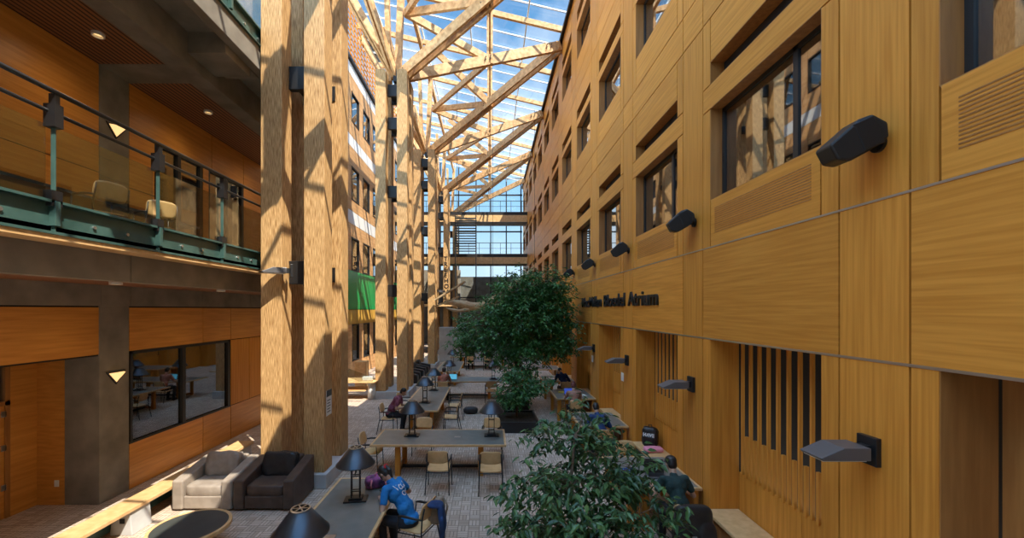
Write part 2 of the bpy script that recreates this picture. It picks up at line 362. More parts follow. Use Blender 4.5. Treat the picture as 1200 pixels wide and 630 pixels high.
# upper level panels (z 4.65 .. 8.35)
for a, b in ((-2, 3.2), (3.2, 7.76), (8.40, 10.9), (10.9, 12.3), (12.3, 14.5)): lp(a, b, 7.40, 8.35)
for a, b, z0, z1 in ((5.9, 7.76, 6.3, 7.4), (5.9, 7.76, 4.65, 6.3), (8.40, 9.05, 4.65, 6.2), (8.40, 9.05, 6.2, 7.4), (12.3, 14.5, 4.65, 7.4), (2, 5.0, 4.65, 7.4)): lp(a, b, z0, z1)
wl = wl.build('wall_left', ['fir_left', 'fir_v']); struct(wl, 'left building wall of orange fir panels', 'wall')
MB().box(XL-.25, XL-.02, P1, 16.6, 2.80, 3.77).box(XL-.25, XL-.02, P1, 16.6, 0, .93).box(XL-.25, XL-.02, 11.68, 16.6, 0, 3.77).box(XL-.25, XL-.02, -2, P0, 2.82, 3.77).box(XL-.25, XL-.02, -2, 14.5, 7.38, 8.38).box(XL-.3, XL-.02, 5.9, P0, 4.2, 8.3).box(XL-.3, XL-.02, -2, 5.0, 4.2, 8.3).box(XL-.3, XL-.02, P1, 9.05, 4.2, 8.3).box(XL-.3, XL-.02, 12.3, 14.5, 4.2, 8.3).build('backing', 'gap', wl)
MB().box(-9.5, -9.4, -2, 16.6, 0, 8.4).box(-9.4, XL-.3, 16.5, 16.6, 0, 8.4).box(-9.4, XL, -2.1, -2, 0, 8.4).build('rear_partition', 'room', wl)
MB().box(-8.64, -8.6, -2, P0, 2.8, 3.77).build('recess_header', 'gap', wl)
# concrete pillar and beams
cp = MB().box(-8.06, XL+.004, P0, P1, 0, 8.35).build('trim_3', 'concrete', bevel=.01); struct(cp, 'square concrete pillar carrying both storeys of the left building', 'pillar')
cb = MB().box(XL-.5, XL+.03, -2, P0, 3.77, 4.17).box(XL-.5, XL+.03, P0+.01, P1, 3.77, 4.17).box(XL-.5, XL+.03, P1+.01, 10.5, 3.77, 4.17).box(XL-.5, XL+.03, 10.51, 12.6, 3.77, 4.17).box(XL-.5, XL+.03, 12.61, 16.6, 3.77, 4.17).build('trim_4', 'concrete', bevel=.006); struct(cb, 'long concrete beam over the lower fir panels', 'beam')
MB().box(-9.4, -5.35, -2, 14, 4.17, 4.25).build('ceiling_1', 'slats')
struct(bpy.data.objects['ceiling_1'], 'slatted wood ceiling under the left balcony', 'ceiling')
dk = MB().box(-5.45, -5.25, -2, 5.98, 4.10, 4.62).box(-5.45, -5.25, 6.0, 14, 4.10, 4.62).box(-9.4, -5.0, -2, 14, 4.55, 4.65).build('floor_2', 'concrete'); struct(dk, 'concrete floor slab of the left balcony', 'floor')
o = MB().box(-5.27, -4.93, -2, 14, 4.49, 4.55).build('trim_5', 'oak_edge'); struct(o, 'pale wood strip under the balcony edge', 'trim')
# door recess
dr = thing('door_2', 'dark orange door with a notice in the recess beside the concrete pillar', 'door', (-8.6, 0, 0)); struct(dr)
MB().box(-.05, 0, 5.9, 7.25, 0, 2.0).build('leaf', 'fir_left', dr)
MB().box(-.06, .02, 7.25, 7.33, 0, 2.84).box(-.06, .02, -2, 7.33, 2.0, 2.08).build('door_frame', 'fir_dark', dr)
MB().box(-.06, -.03, -2, 7.25, 2.08, 2.84).build('pane', 'glass_win', dr)
MB().box(-.05, 0, -2, 5.88, 0, 2.0).build('leaf', 'fir_left', dr)
tag(MB().box(.0, .006, 6.02, 6.40, 1.36, 1.58).build('notice', 'paper', dr), 'white notice')
for z in (.5, 1.2, 1.8): MB().box(0, .02, 7.2, 7.27, z, z+.1).build('hinge', 'steel', dr)
o = MB().box(-8.6, -8.06, P0+.0, P0+.04, 0, 3.77).box(-8.62, -8.58, 7.33, P0, 0, 3.77).build('trim_6', 'fir_left'); struct(o, 'fir side panel between the door and concrete pillar', 'trim')
tag(MB().box(-8.24, -8.16, P0-.012, P0, .35, .47).build('wall_socket', 'paper'), 'small white socket plate low on the recess side panel', 'socket')
# ground window on left wall
def lwin(n, label, y0, y1, z0, z1, mull, name='window'):
    r_ = MB().box(XL-.02, XL+.012, y0-.02, y1+.02, z0-.02, z0+.02).build('%s_%d' % (name, n), 'dark_metal'); struct(r_, label, 'window')
    f = MB().box(XL-.08, XL+.01, y0, y0+.06, z0, z1).box(XL-.08, XL+.01, y1-.1, y1, z0, z1).box(XL-.08, XL+.01, y0, y1, z1-.06, z1)
    for y in mull: f.box(XL-.08, XL+.015, y-.05, y+.05, z0, z1)
    f.build('window_frame', 'dark_metal', r_)
    MB().box(XL-.05, XL-.04, y0, y1, z0, z1).build('pane', 'glass_win', r_); return r_
lwin(101, 'wide dark window in the left building wall above the armchairs', 8.42, 11.66, .96, 2.84, [9.9])
lwin(102, 'sunlit tall window behind the balcony guard right of the pillar', 9.05, 10.55, 4.7, 7.4, [9.75])
lwin(103, 'narrow dark window behind the balcony guard, farther of two', 10.75, 12.3, 4.7, 7.4, [11.5])
lwin(104, 'dark window behind the balcony guard left of the pillar', 5.0, 5.9, 4.7, 7.4, [])
tag(MB().box(XL-.02, XL+.02, 10.55, 10.75, 4.65, 7.4).build('trim_7', 'fir_left'), 'fir mullion panel between the balcony windows', 'trim', None, 'structure')
# third level soffit
o = MB().box(-9.4, -6.14, -2, 7.76, 8.35, 8.45).box(-9.4, -6.14, 8.42, 13.5, 8.35, 8.45).build('ceiling_2', 'slats'); struct(o, 'slatted cedar ceiling above the left balcony', 'ceiling')
o = MB()
o.box(-6.14, -5.72, -2, 13.5, 8.33, 9.2).box(-9.4, -6.14, 7.76, 8.42, 8.34, 9.2).box(-5.72, -5.0, 7.75, 8.55, 8.55, 9.2).box(-5.72, -5.0, 3.5, 4.2, 8.55, 9.2)
o.box(-5.0, -4.82, -2, 13.5, 8.72, 9.25).box(-5.72, -5.0, 3.9, 13.5, 8.95, 9.2).box(-5.72, -5.0, -2, 3.5, 8.95, 9.2).box(-5.72, -5.0, 8.56, 8.9, 8.7, 9.0).box(-9.4, -5.0, -2, 13.5, 9.1, 9.25)
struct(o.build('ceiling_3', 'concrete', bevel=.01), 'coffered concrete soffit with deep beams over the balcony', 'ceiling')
# far left facade
fl = MB(); yy = 16.6
seg = [(16.6, 19.2), (19.2, 21.2), (21.2, 23.2), (23.2, 25.2), (25.2, 27.2), (27.2, 29.2), (29.2, 31.2), (31.2, 33.2), (33.2, 36), (36, 44)]
bands = [(0, .9, 0), (2.9, 3.7, 3), (3.7, 5.8, 2), (7.6, 8.3, 0), (8.3, 9.0, 1), (9.0, 9.6, 0), (11.4, 12.4, 0), (12.4, 13.0, 1), (13.0, 13.8, 0), (15.4, 16.2, 0), (16.2, 16.8, 1)]
for a, b in seg:
    for z0, z1, m in bands: fl.box(XL-.06, XL, a+.02, b-.02, z0+.01, z1-.01, m)
    fl.box(XL-.06, XL, a+.02, a+.8, .9, 2.9, 0)
    for z0, z1 in ((5.8, 7.6), (9.6, 11.4), (13.8, 15.4)): fl.box(XL-.06, XL, a+.02, a+.7, z0, z1, 0)
flo = fl.build('wall_left_far', ['cladding', 'white', 'green', 'yellow']); flo.name = 'wall_far_left'; struct(flo, 'sunlit clad facade of the left building beyond the timber columns', 'wall')
MB().box(XL-.5, XL-.25, 16.6, FAR, 0, 16.8).box(XL-.4, XL-.02, 16.5, 16.7, 0, 16.8).build('backing', 'room', flo)
n_ = 200
for a, b in seg[:8]:
    for q, (z0, z1) in enumerate(((.9, 2.9), (5.8, 7.6), (9.6, 11.4), (13.8, 15.4))):
        n_ += 1; y0 = a+(.8 if q == 0 else .7)
        r_ = MB().box(XL-.1, XL+.02, y0, y0+.06, z0, z1).box(XL-.1, XL+.02, b-.08, b-.02, z0, z1).box(XL-.1, XL+.02, y0, b-.02, z1-.07, z1).box(XL-.1, XL+.02, y0, b-.02, z0, z0+.06).build('window_%d' % n_, 'dark_metal')
        struct(r_, 'dark framed window of the far left facade, %s storey, %s bay' % (['ground', 'first', 'second', 'third'][q], ORD[seg.index((a, b))]), 'window')
        MB().box(XL-.06, XL-.05, y0, b-.05, z0, z1).build('pane', 'glass_win', r_)
# slatted timber sunscreen above the far left facade
sc = thing('timber_sunscreen', 'slatted timber screen in a dark frame above the far left facade', 'screen', (XL, 12, 17))
s_ = MB()
for k in range(11): s_.box(-.02, .02, 0, 29, k*.28, k*.28+.10)
s_.build('slat_panel', 'fir_v', sc)
s_ = MB()
for k in range(50): s_.box(-.06, -.02, k*.58, k*.58+.07, 0, 3)
s_.build('upright_panel', 'fir_v', sc)
MB().box(-.1, .12, 0, 29, -.16, 0).box(-.1, .12, 0, 29, 3.0, 3.25).build('frame', 'dark_metal', sc)

# ---- glass roof
def zr(x): return 16.95+(XR-x)*.24
LR = -7.5
gl = MB(); gl.add([(XR+.1, -8, zr(XR)+.42), (XR+.1, FAR, zr(XR)+.42), (LR, FAR, zr(LR)+.42), (LR, -8, zr(LR)+.42)], [(0, 1, 2, 3)])
ro = gl.build('ceiling_4', 'glass_roof'); struct(ro, 'sloping glass roof of the atrium', 'ceiling')
bar = MB(); y = -6.0
while y < FAR:
    bar.beam((XR, y, zr(XR)+.36), (LR, y, zr(LR)+.36), .06, .06); y += 1.18
for x in (1.8, -1.0, -3.7, -6.0): bar.beam((x, -8, zr(x)+.30), (x, FAR, zr(x)+.30), .06, .10)
bar.build('glazing_bars', 'frit', ro)
for i in range(-3, 7):
    y = 19.5+3.55*i
    if y > FAR-.5: continue
    q = MB().beam((XR-.05, y, zr(XR)+.05), (LR, y, zr(LR)+.05), .15, .24)
    o = q.build('roof_rafter', 'glulam')
    tag(o, 'pale timber rafter sloping under the glass roof, %s row from the camera' % ORD[i+3], 'rafter')
# ---- far end wall
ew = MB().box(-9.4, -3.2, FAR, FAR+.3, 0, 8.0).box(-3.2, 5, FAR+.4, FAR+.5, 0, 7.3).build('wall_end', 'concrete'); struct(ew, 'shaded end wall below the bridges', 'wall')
cu = thing('window_90', 'tall glazed end wall of the atrium beyond the bridges', 'window', (0, FAR+.2, 0)); struct(cu)
MB().box(-7.4, XR, -.01, .01, 5, 21).build('pane', 'glass_roof', cu)
m_ = MB()
for x in (-7.3, -5.4, -3.4, -1.5, .1, 1.8, 3.4): m_.box(x-.06, x+.06, -.08, .08, 5, 20)
for z in (5, 8.9, 12.2, 14.2, 16.2, 18): m_.box(-7.4, XR, -.08, .08, z-.07, z+.07)
m_.build('mullion', 'dark_metal', cu)
for nm, z0, lab in (('footbridge', 8.0, 'lower timber-edged footbridge crossing the far end of the atrium'), ('footbridge', 11.95, 'upper timber-edged footbridge crossing the far end under the roof')):
    br = thing(nm, lab, 'bridge', (0, 38.6, z0))
    MB().box(-7.4, XR, 0, 1.9, .62, .95).build('deck', 'dark_metal', br)
    MB().box(-7.4, XR, -.12, 0, 0, .62).build('edge_beam', 'maple', br)
    MB().box(-7.4, XR, .01, 1.9, -.0, .3).build('soffit', 'concrete', br)
    gd = MB().box(-7.4, XR, 0, .05, 1.95, 2.0)
    for x in range(-7, 4): gd.box(x-.02, x+.02, 0, .04, .9, 1.95)
    gd.box(-7.4, XR, 0, .03, 1.45, 1.48); gd.build('guard_rail', 'rail', br)
st = thing('metal_staircase', 'dark open-tread staircase between the far bridges', 'staircase', (-2.2, 37.4, 8.9))
for k in range(14):
    o = MB().box(-.9, .9, -.15, .15, 0, .06).build('tread', 'dark_metal', st); o.location = (0, .1*k*0, .23*k+.1)
MB().box(-.98, -.9, -.2, .2, -4.65, 3.4).box(.9, .98, -.2, .2, -4.65, 3.4).build('stringer', 'dark_metal', st)
o = MB().box(-9.0, XR, 33, 38.5, 4.0, 4.25).build('floor_3', 'dark_metal'); struct(o, 'dark mezzanine slab at the far end', 'floor')
o = MB().box(-9.0, -1.6, 32.9, 33, 3.95, 4.15).build('trim_8', 'oak_edge'); struct(o, 'timber edge of the far mezzanine', 'trim')
lw = MB().box(-3.6, 2.6, 29.0, 29.4, 0, 2.45).build('low_concrete_wall', 'concrete_light', bevel=.02); tag(lw, 'pale grey free-standing wall behind the farthest reading table', 'wall')
# rear of the hall behind the camera
o = MB().box(-9.5, 5.3, -6.3, -6, 0, 13).build('wall_rear', 'concrete'); struct(o, 'concrete wall behind the camera', 'wall')
# ================================================================== TIMBER COLUMNS AND ROOF TRUSSES
CW = ['nearest', 'second', 'third', 'fourth', 'farthest']
TOP = 13.74
def column(k, y):
    lab = ('%s clustered timber column on a concrete plinth' % CW[k]).replace('nearest', 'huge nearest')
    if k == 0: lab += ' behind the brown armchair'
    if k == 3: lab += ', with letters down its face'
    t = thing('timber_column', lab, 'column', (XC, y, 0))
    for (x0, x1, y0, y1) in ((-1.33, -.89, 0, .43), (-.43, 0, 0, .43), (-1.33, -.89, .98, 1.44), (-.43, 0, .98, 1.44)):
        p = MB()
        # rounded head
        r = .12; pts = [(x0, .3), (x1, .3), (x1, TOP-r)]+[(x1-r+r*math.cos(a*math.pi/8), TOP-r+r*math.sin(a*math.pi/8)) for a in range(1, 5)]+[(x0+r-r*math.sin(a*math.pi/8), TOP-r+r*math.cos(a*math.pi/8)) for a in range(1, 5)]
        p.prism(pts, y0, y1, 'y'); p.build('post', 'parallam', t, bevel=.012)
    for z in (4.5, 8.7, 13.0, 11.6):
        MB().box(-.89, -.43, .30, .43, z-.25, z+.25).box(-.84, -.48, .43, .98, z-.12, z+.12).box(-.89, -.43, .98, 1.1, z-.25, z+.25).build('steel_bracket', 'black', t, bevel=.01)
        MB().box(-.30, -.14, .955, .982, z-.17, z+.17).box(-.23, -.21, .945, .96, z+.08, z+.12).box(-.23, -.21, .945, .96, z-.12, z-.08).build('bolt_plate', 'black', t)
    MB().box(-1.5, .08, -.10, 1.75, 0, .30).build('plinth', 'concrete_light', t, bevel=.015)
    return t
colY = [8.54*k for k in (1, 2, 3, 4, 5)]
for k, y in enumerate(colY): column(k, y)
WY = {k: 13.1+6.9*(k-1) for k in range(-1, 6)}
tr_names = {0: 'truss above the camera', 1: 'truss', 2: 'truss', 3: 'truss', 4: 'truss'}
for k in range(0, 6):
    y = 8.54*k
    T = Vector((XC-.45, y+.7, TOP)); Pp = Vector((XC-.2, y+.7, 16.55))
    W0 = Vector((XR-.1, WY[k], 16.55)); Wm = Vector((XR-.1, WY[k-1], 16.55))
    lab = 'zigzag timber roof truss fanning out from the head of the %s column' % CW[k-1] if k else 'zigzag timber roof truss fanning out directly over the camera'
    t = thing('roof_truss', lab, 'truss', (0, 0, 0))
    L = lambda a, b, f: a+(b-a)*f
    f0 = (0-T.x)/(W0.x-T.x)
    ML, MD = L(T, W0, f0), L(T, Wm, f0)
    pairs = [(T, W0), (T, Wm)]
    def member(nm, p, q, w=.17, h=.40, dbl=False):
        m_ = MB()
        if dbl:
            d = (q-p).normalized(); sdir = d.cross(Vector((0, 0, 1)))
            sdir = (sdir.normalized() if sdir.length > .15 else Vector((1, 0, 0)))*(.15 if h > .3 else .09)
            m_.beam(p+sdir, q+sdir, .10, h); m_.beam(p-sdir, q-sdir, .10, h)
        else: m_.beam(p, q, w, h)
        return m_.build(nm, 'glulam', t)
    for p, q in pairs:
        o = member('chord', p, q, .20, .44, dbl=(q is Wm))
        m_ = MB()
        d = (q-p).normalized(); sd_ = d.cross(Vector((0, 0, 1))).normalized()
        for f in (.04, .5, .53, .9, .93): 
            c = L(p, q, f); m_.tube([c-sd_*.215, c+sd_*.215], .022, 6); c = c+Vector((0, 0, .12)); m_.tube([c-sd_*.215, c+sd_*.215], .022, 6)
        m_.build('bolts', 'black', o)
    for m0 in (ML, MD):
        up = Vector((m0.x, m0.y, zr(0)+.0)); 
        o = member('post', m0+Vector((0, 0, -.2)), up, .17, .26, True)
        if k: member('strut', Pp, m0, .15, .30)
    if k:
        member('post', T+Vector((-.1, 0, -.2)), Vector((T.x+.1, T.y, zr(T.x)-.1)), .26, .30)
        member('post', T+Vector((-.45, 0, -.2)), Vector((T.x-.6, T.y, zr(T.x)-.1)), .2, .26)
        member('strut', Pp, L(Vector((XC-.45, 8.54*(k-1)+.7, TOP)), Vector((XR-.1, WY[k-1], 16.55)), f0), .15, .30)
        member('strut', Vector((XC+.3, T.y-3.0, zr(XC)-.2)), MD, .15, .30, True)
        member('strut', Vector((-1.7, T.y-.6, zr(-1.7)-.2)), MD, .13, .26)
    else: member('strut', Vector((-3, 2, zr(-3))), MD)
    for dx, dy in ((-3.6, -2.6), (-3.2, 3.2), (-1.9, -4.0), (-2.1, 1.0)):
        member('strut', T+Vector((-.2, 0, 0)), Vector((T.x+dx, T.y+dy, zr(T.x+dx)-.1)), .14, .28, True)
    m_ = MB(); m_.box(T.x-.25, T.x+.25, T.y-.2, T.y+.2, T.z-.25, T.z+.2); m_.build('node_plate', 'black', t)
for x, lab in ((0, 'ridge of the roof trusses'), (XC-.4, 'heads of the timber columns')):
    o = MB().beam((x, -6, zr(x)-.22), (x, FAR, zr(x)-.22), .16, .36).build('roof_purlin', 'glulam'); tag(o, 'long timber purlin running over the %s' % lab, 'purlin')
# letters down the fourth column
def text_obj(name, s, size, mtx, m, parent=None, ext=.02, off=0, xscale=1, spacing=1):
    cu_ = bpy.data.curves.new(name, 'FONT'); cu_.body = s; cu_.size = size; cu_.extrude = ext; cu_.offset = off; cu_.space_character = spacing
    tmp = bpy.data.objects.new(name, cu_); col.objects.link(tmp)
    bpy.context.view_layer.update()
    me = bpy.data.meshes.new_from_object(tmp.evaluated_get(bpy.context.evaluated_depsgraph_get()))
    bpy.data.objects.remove(tmp); me.materials.clear(); me.materials.append(M[m])
    xs = [v.co.x for v in me.vertices]; w_ = max(xs)-min(xs)
    if xscale: 
        for v in me.vertices: v.co.x *= xscale
    me.transform(mtx)
    o = bpy.data.objects.new(name, me); col.objects.link(o)
    if parent: o.parent = parent
    return o, w_
lt = thing('vertical_lettering', 'dark letters reading downward on the fourth timber column', 'lettering', (XC-.215, colY[3]-.015, 4.1))
for i, ch in enumerate('TREEHOUSE'):
    text_obj('letter', ch, .50, Matrix.Translation((-.16, 0, (8-i)*.46)) @ Matrix.Rotation(math.pi/2, 4, 'X'), 'black', lt, .01, .008)
# wall lettering, three words on the fir wall
wt = thing('wall_lettering', 'raised black letters naming the atrium on the fir wall', 'lettering', (XR-.02, 15.7, 3.80))
Rm = Matrix(((0, 0, -1, 0), (-1, 0, 0, 0), (0, 1, 0, 0), (0, 0, 0, 1)))
posy = 0; words = [('MacMillan', 2.72, .04), ('Bloedel', 1.95, 3.03), ('Atrium', 1.85, 5.28)]
for s, wd, posy in words:
    o, w_ = text_obj('word', s, .49, Matrix.Identity(4), 'black', wt, .02, .007)
    k = wd/w_
    o.data.transform(Rm @ Matrix.Diagonal((k, 1, 1, 1)))
    o.location = (0, -posy, 0)
# ------------------------------------------------------------------ fixtures
def uplight():
    t = thing('wall_uplight', '', 'light fixture')
    MB().box(-.05, 0, -.10, .10, -.13, .13).build('mounting_plate', 'black', t, bevel=.005)
    MB().box(-.14, -.05, -.05, .05, -.05, .05).build('arm', 'black', t)
    b = MB(); pts = [(-.12, -.06), (-.55, -.06), (-.57, -.035), (-.36, .055), (-.12, .055)]
    b.prism(pts, -.13, .13, 'y'); b.build('housing', 'fixture_grey', t, bevel=.006)
    MB().box(-.54, -.15, -.115, .115, -.068, -.06).build('lens', 'white', t)
    return t
up = uplight()
for k in range(5):
    c = 3.80+3.355*k
    place(up, k > 0, (XR, c, 2.40), 0, 'flat wedge wall light on the %s fir pilaster, above table height' % ORD[k])
c_ = copy_tree(up); c_.location = (XC-.66, colY[0]-.02, 4.50); c_.rotation_euler = (0, 0, R(35)); c_['label'] = 'flat wedge light on a bracket between the timbers of the nearest column'
c_ = copy_tree(up); c_.location = (XC+.02, colY[2]+.2, 4.50); c_.rotation_euler = (0, 0, R(180)); c_.location = (XC+.0, colY[2]+1.2, 4.9); c_['label'] = 'flat wedge light high on the third timber column'
def spot():
    t = thing('spotlight', '', 'spotlight')
    MB().tube([(0, 0, 0), (-.03, 0, 0)], .075, 20).tube([(-.03, 0, 0), (-.12, 0, .0)], .03, 10).build('mount', 'black', t, bevel=.003)
    MB().cbox((-.13, 0, .02), (.09, .16, .10)).build('yoke', 'black', t, bevel=.01)
    b = MB(); b.X = Matrix.Translation((-.16, 0, .07)) @ Matrix.Rotation(R(-24), 4, 'Y') @ Matrix.Rotation(R(-18), 4, 'Z')
    pts = [(.10, -.10), (.13, .02), (.06, .14), (-.04, .15), (-.31, .05), (-.30, -.10), (-.22, -.16), (-.04, -.14)]
    b.prism(pts, -.15, .15, 'y'); b.build('housing', 'dark_metal', t, bevel=.02)
    b = MB(); b.X = Matrix.Translation((-.16, 0, .07)) @ Matrix.Rotation(R(-24), 4, 'Y') @ Matrix.Rotation(R(-18), 4, 'Z')
    b.box(-.10, .06, -.155, .155, -.13, .13).build('cooling_band', 'black', t, bevel=.01)
    return t
sp_ = spot()
for k in range(9):
    c = 3.80+3.355*k
    place(sp_, k > 0, (XR, c-.08, 5.20), 0, 'black spotlight on the %s fir pilaster, above the thin metal line' % ORD[k])
def sconce(z, lab):
    t = thing('wall_sconce', lab, 'wall light', (XL+.01, 8.09, z))
    MB().prism([(-.21, .13), (.21, .13), (.0, -.13)], -.01, .02, 'x').build('frame', 'black', t)
    v = [(.02, -.16, .10), (.02, .16, .10), (.02, 0, -.09), (.11, -.10, .10), (.11, .10, .10), (.06, 0, -.04)]
    MB().add(v, [(0, 3, 5, 2), (1, 2, 5, 4), (3, 4, 5), (0, 1, 4, 3), (0, 2, 1)]).build('glass_shade', 'lit', t)
sconce(2.36, 'small triangular lit sconce on the concrete pillar, ground storey')
sconce(7.20, 'small triangular lit sconce on the concrete pillar, behind the balcony guard')
for k, (y, z) in enumerate(((13.2, 2.0), (10.0, 1.9))):
    tag(MB().box(XR-.008, XR, y-.08+.9, y+.12+.9, z-.1, z+.12).build('wall_notice', 'paper'), 'small white notice on the fir pilaster %s' % ('under the fourth wedge light' if k == 0 else 'under the third wedge light'), 'notice')
nt_ = thing('column_notice', 'printed notice with a dark header on the side of the nearest column', 'notice', (XC+.012, 8.76, 1.72))
MB().box(-.006, 0, -.14, .14, -.27, .27).build('sheet', 'paper', nt_)
MB().box(0, .003, -.14, .14, .13, .27).build('header', 'inlay_dark', nt_)
for k in range(5): MB().box(0, .002, -.10, .08-.03*(k % 2), -.2+.06*k, -.18+.06*k).build('text_line', 'inlay_dark', nt_)
# ------------------------------------------------------------------ balcony guards
def guard(lab, X, z, y0, y1):
    t = thing('balcony_guard', lab, 'railing', (X, 0, z))
    MB().box(-.06, 0, y0, y1, -.10, .28).box(-.06, .07, y0, y1, .26, .29).box(-.06, .09, y0, y1, -.10, -.07).build('edge_channel', 'teal', t)
    for zz, r_ in ((1.52, .028), (1.30, .022)):
        MB().tube([(0.06 if zz > 1.4 else .0, y0, zz), (0.06 if zz > 1.4 else .0, y1, zz)], r_, 10).build('handrail', 'rail', t, smooth=True)
    yy = 4.67-1.47*6
    while yy < y1:
        if yy > y0:
            p = MB().box(.0, .05, yy-.008, yy+.008, -.07, 1.20).box(.0, .08, yy-.03, yy+.03, .0, .28).build('guard_post', 'teal', t, bevel=.004)
            MB().box(-.04, .09, yy-.05, yy+.05, 1.12, 1.38).box(.0, .07, yy-.03, yy+.03, 1.36, 1.50).tube([(.05, yy, 1.40), (.05, yy, 1.46)], .02).build('rail_clamp', 'black', p)
            MB().box(-.03, .07, yy-.06, yy+.06, .22, .40).build('base_clamp', 'black', p)
            b = MB()
            for dy in (-.5, .5): b.tube([(.0, yy+dy, .08), (.02, yy+dy, .08)], .022, 8)
            b.build('bolt', 'steel', p)
        if yy+.06 > y0 and yy+1.41 < y1: MB().box(-.012, .0, yy+.06, yy+1.41, .30, 1.14).build('glass_panel', 'glass_rail', t)
        yy += 1.47
    return t
guard('steel and glass guard of the lower balcony with a teal edge channel', -5.0, 4.65, -2, 13.2)
guard('steel and glass guard of the upper balcony seen from below', -4.86, 9.28, -2, 13.2)
# ------------------------------------------------------------------ ceiling downlights over the balcony and the lower gallery
def downlight(x, y, z, e, lab, size=.25, grp=None):
    t = thing('ceiling_downlight', lab, 'ceiling light', (x, y, z), 0, grp)
    MB().lathe([(.07, 0), (.07, -.05), (.09, -.05), (.09, 0)], n=20, closed=False).build('housing', 'white', t)
    MB().lathe([(.0, -.012), (.065, -.012)], n=16, closed=False).build('lens', 'lit', t)
    l = bpy.data.lights.new('downlight', 'SPOT'); l.energy = e; l.color = (1, .80, .55); l.spot_size = R(150); l.spot_blend = 1; l.shadow_soft_size = size
    o = bpy.data.objects.new('downlight', l); col.objects.link(o); o.parent = t; o.location = (0, 0, -.07)
for i, y in enumerate((1.5, 4.3, 6.9, 9.6, 12.2)):
    downlight(-6.6, y, 8.35, 45, 'small round downlight in the slatted ceiling over the balcony, %s along' % ORD[i])
    downlight(-6.3, y, 4.17, 30, 'small round downlight under the balcony, %s along' % ORD[i])
# ================================================================== FURNITURE
def table(name, label, x0, x1, y0, y1, group=None, mode='trestle', hatch=None, h=.75):
    cx, cy = (x0+x1)/2, (y0+y1)/2; a, b = (x1-x0)/2, (y1-y0)/2
    t = thing(name, label, 'table', (cx, cy, 0), 0, group)
    e = .045
    MB().box(-a, a, -b, -b+e, h-.045, h).box(-a, a, b-e, b, h-.045, h).box(-a, -a+e, -b+e, b-e, h-.045, h).box(a-e, a, -b+e, b-e, h-.045, h).build('edge_band', 'oak_edge', t, bevel=.004)
    MB().box(-a+e, a-e, -b+e, b-e, h-.04, h-.003).build('tabletop', 'inlay', t)
    if mode == 'trestle':
        lx = a > b; ia, ib = (a*.62, b*.62) if lx else (a*.55, b*.74)
        for sx in (-1, 1):
            for sy in (-1, 1): MB().box(sx*ia-.055, sx*ia+.055, sy*ib-.045, sy*ib+.045, 0, h-.045).build('leg', 'fir_v', t, bevel=.004)
            if lx: MB().box(sx*ia-.04, sx*ia+.04, -ib, ib, h-.13, h-.045).box(sx*ia-.03, sx*ia+.03, -ib, ib, .06, .12).build('crossbar', 'fir_dark', t)
        for sy in (-1, 1):
            if not lx: MB().box(-ia, ia, sy*ib-.04, sy*ib+.04, h-.13, h-.045).box(-ia, ia, sy*ib-.03, sy*ib+.03, .06, .12).build('crossbar', 'fir_dark', t)
        (MB().box(-ia, ia, -.03, .03, .05, .11) if lx else MB().box(-.03, .03, -ib, ib, .05, .11)).build('stretcher', 'black', t)
    else:
        for sy in (-1, 1):
            for x in (-a+.10, -a+.36): MB().box(x-.05, x+.05, sy*(b-.1)-.04, sy*(b-.1)+.04, 0, h-.045).build('leg', 'fir_v', t, bevel=.004)
            p = MB()
            for q in range(4): p.box(-a+.17+q*.04, -a+.185+q*.04, sy*(b-.1)-.02, sy*(b-.1)+.02, .08, h-.05)
            p.build('slat_panel', 'fir_v', t)
            MB().box(a-.12, a-.04, sy*(b-.1)-.04, sy*(b-.1)+.04, 0, h-.045).build('leg', 'fir_v', t)
        MB().box(-a+.06, a-.04, -.03+b-.1, .03+b-.1, h-.14, h-.045).box(-a+.06, -a+.12, -b+.1, b-.1, h-.14, h-.045).build('apron', 'fir_dark', t)
    for q in (hatch or []):
        MB().box(q[0]-cx-.07, q[0]-cx+.07, q[1]-cy-.05, q[1]-cy+.05, h-.003, h+.003).build('socket_hatch', 'steel', t, bevel=.002)
    return t
RT = 'reading tables'
table('reading_table', 'long reading table with two lamps beside the brown armchair, the woman in blue at it', -2.63, -1.53, 3.9, 7.19, RT, hatch=[(-2.08, 5.32)])
table('reading_table', 'crosswise reading table with two lamps, second table from the camera', -2.62, .36, 8.92, 10.11, RT, hatch=[(-.75, 9.5)])
table('reading_table', 'lengthwise reading table where the man in maroon sits', -2.65, -1.5, 11.95, 15.7, RT)
table('reading_table', 'crosswise reading table with an open laptop behind the maroon man\'s table', -2.5, .55, 16.8, 18.05, RT)
table('reading_table', 'lengthwise reading table behind the laptop table', -2.62, -1.46, 19.6, 23.4, RT)
table('reading_table', 'farthest crosswise reading table before the pale grey wall', -2.5, 1.6, 25.6, 26.9, RT)
WD = 'study desks along the fir wall'
table('wall_desk', 'study desk against the fir wall where the man in the black cap sits', 2.25, 3.52, 6.77, 8.25, WD, 'desk')
table('wall_desk', 'study desk against the fir wall under the person in blue', 2.28, 3.52, 10.35, 11.8, WD, 'desk')
table('wall_desk', 'study desk against the fir wall with a blue laptop', 2.2, 3.52, 13.55, 15.2, WD, 'desk')
table('wall_desk', 'study desk against the fir wall used by the person slumped in navy', 2.2, 3.52, 16.86, 18.4, WD, 'desk')
table('wall_desk', 'farthest study desk against the fir wall, in the shade of the big tree', 1.5, 3.52, 20.2, 21.7, WD, 'desk')
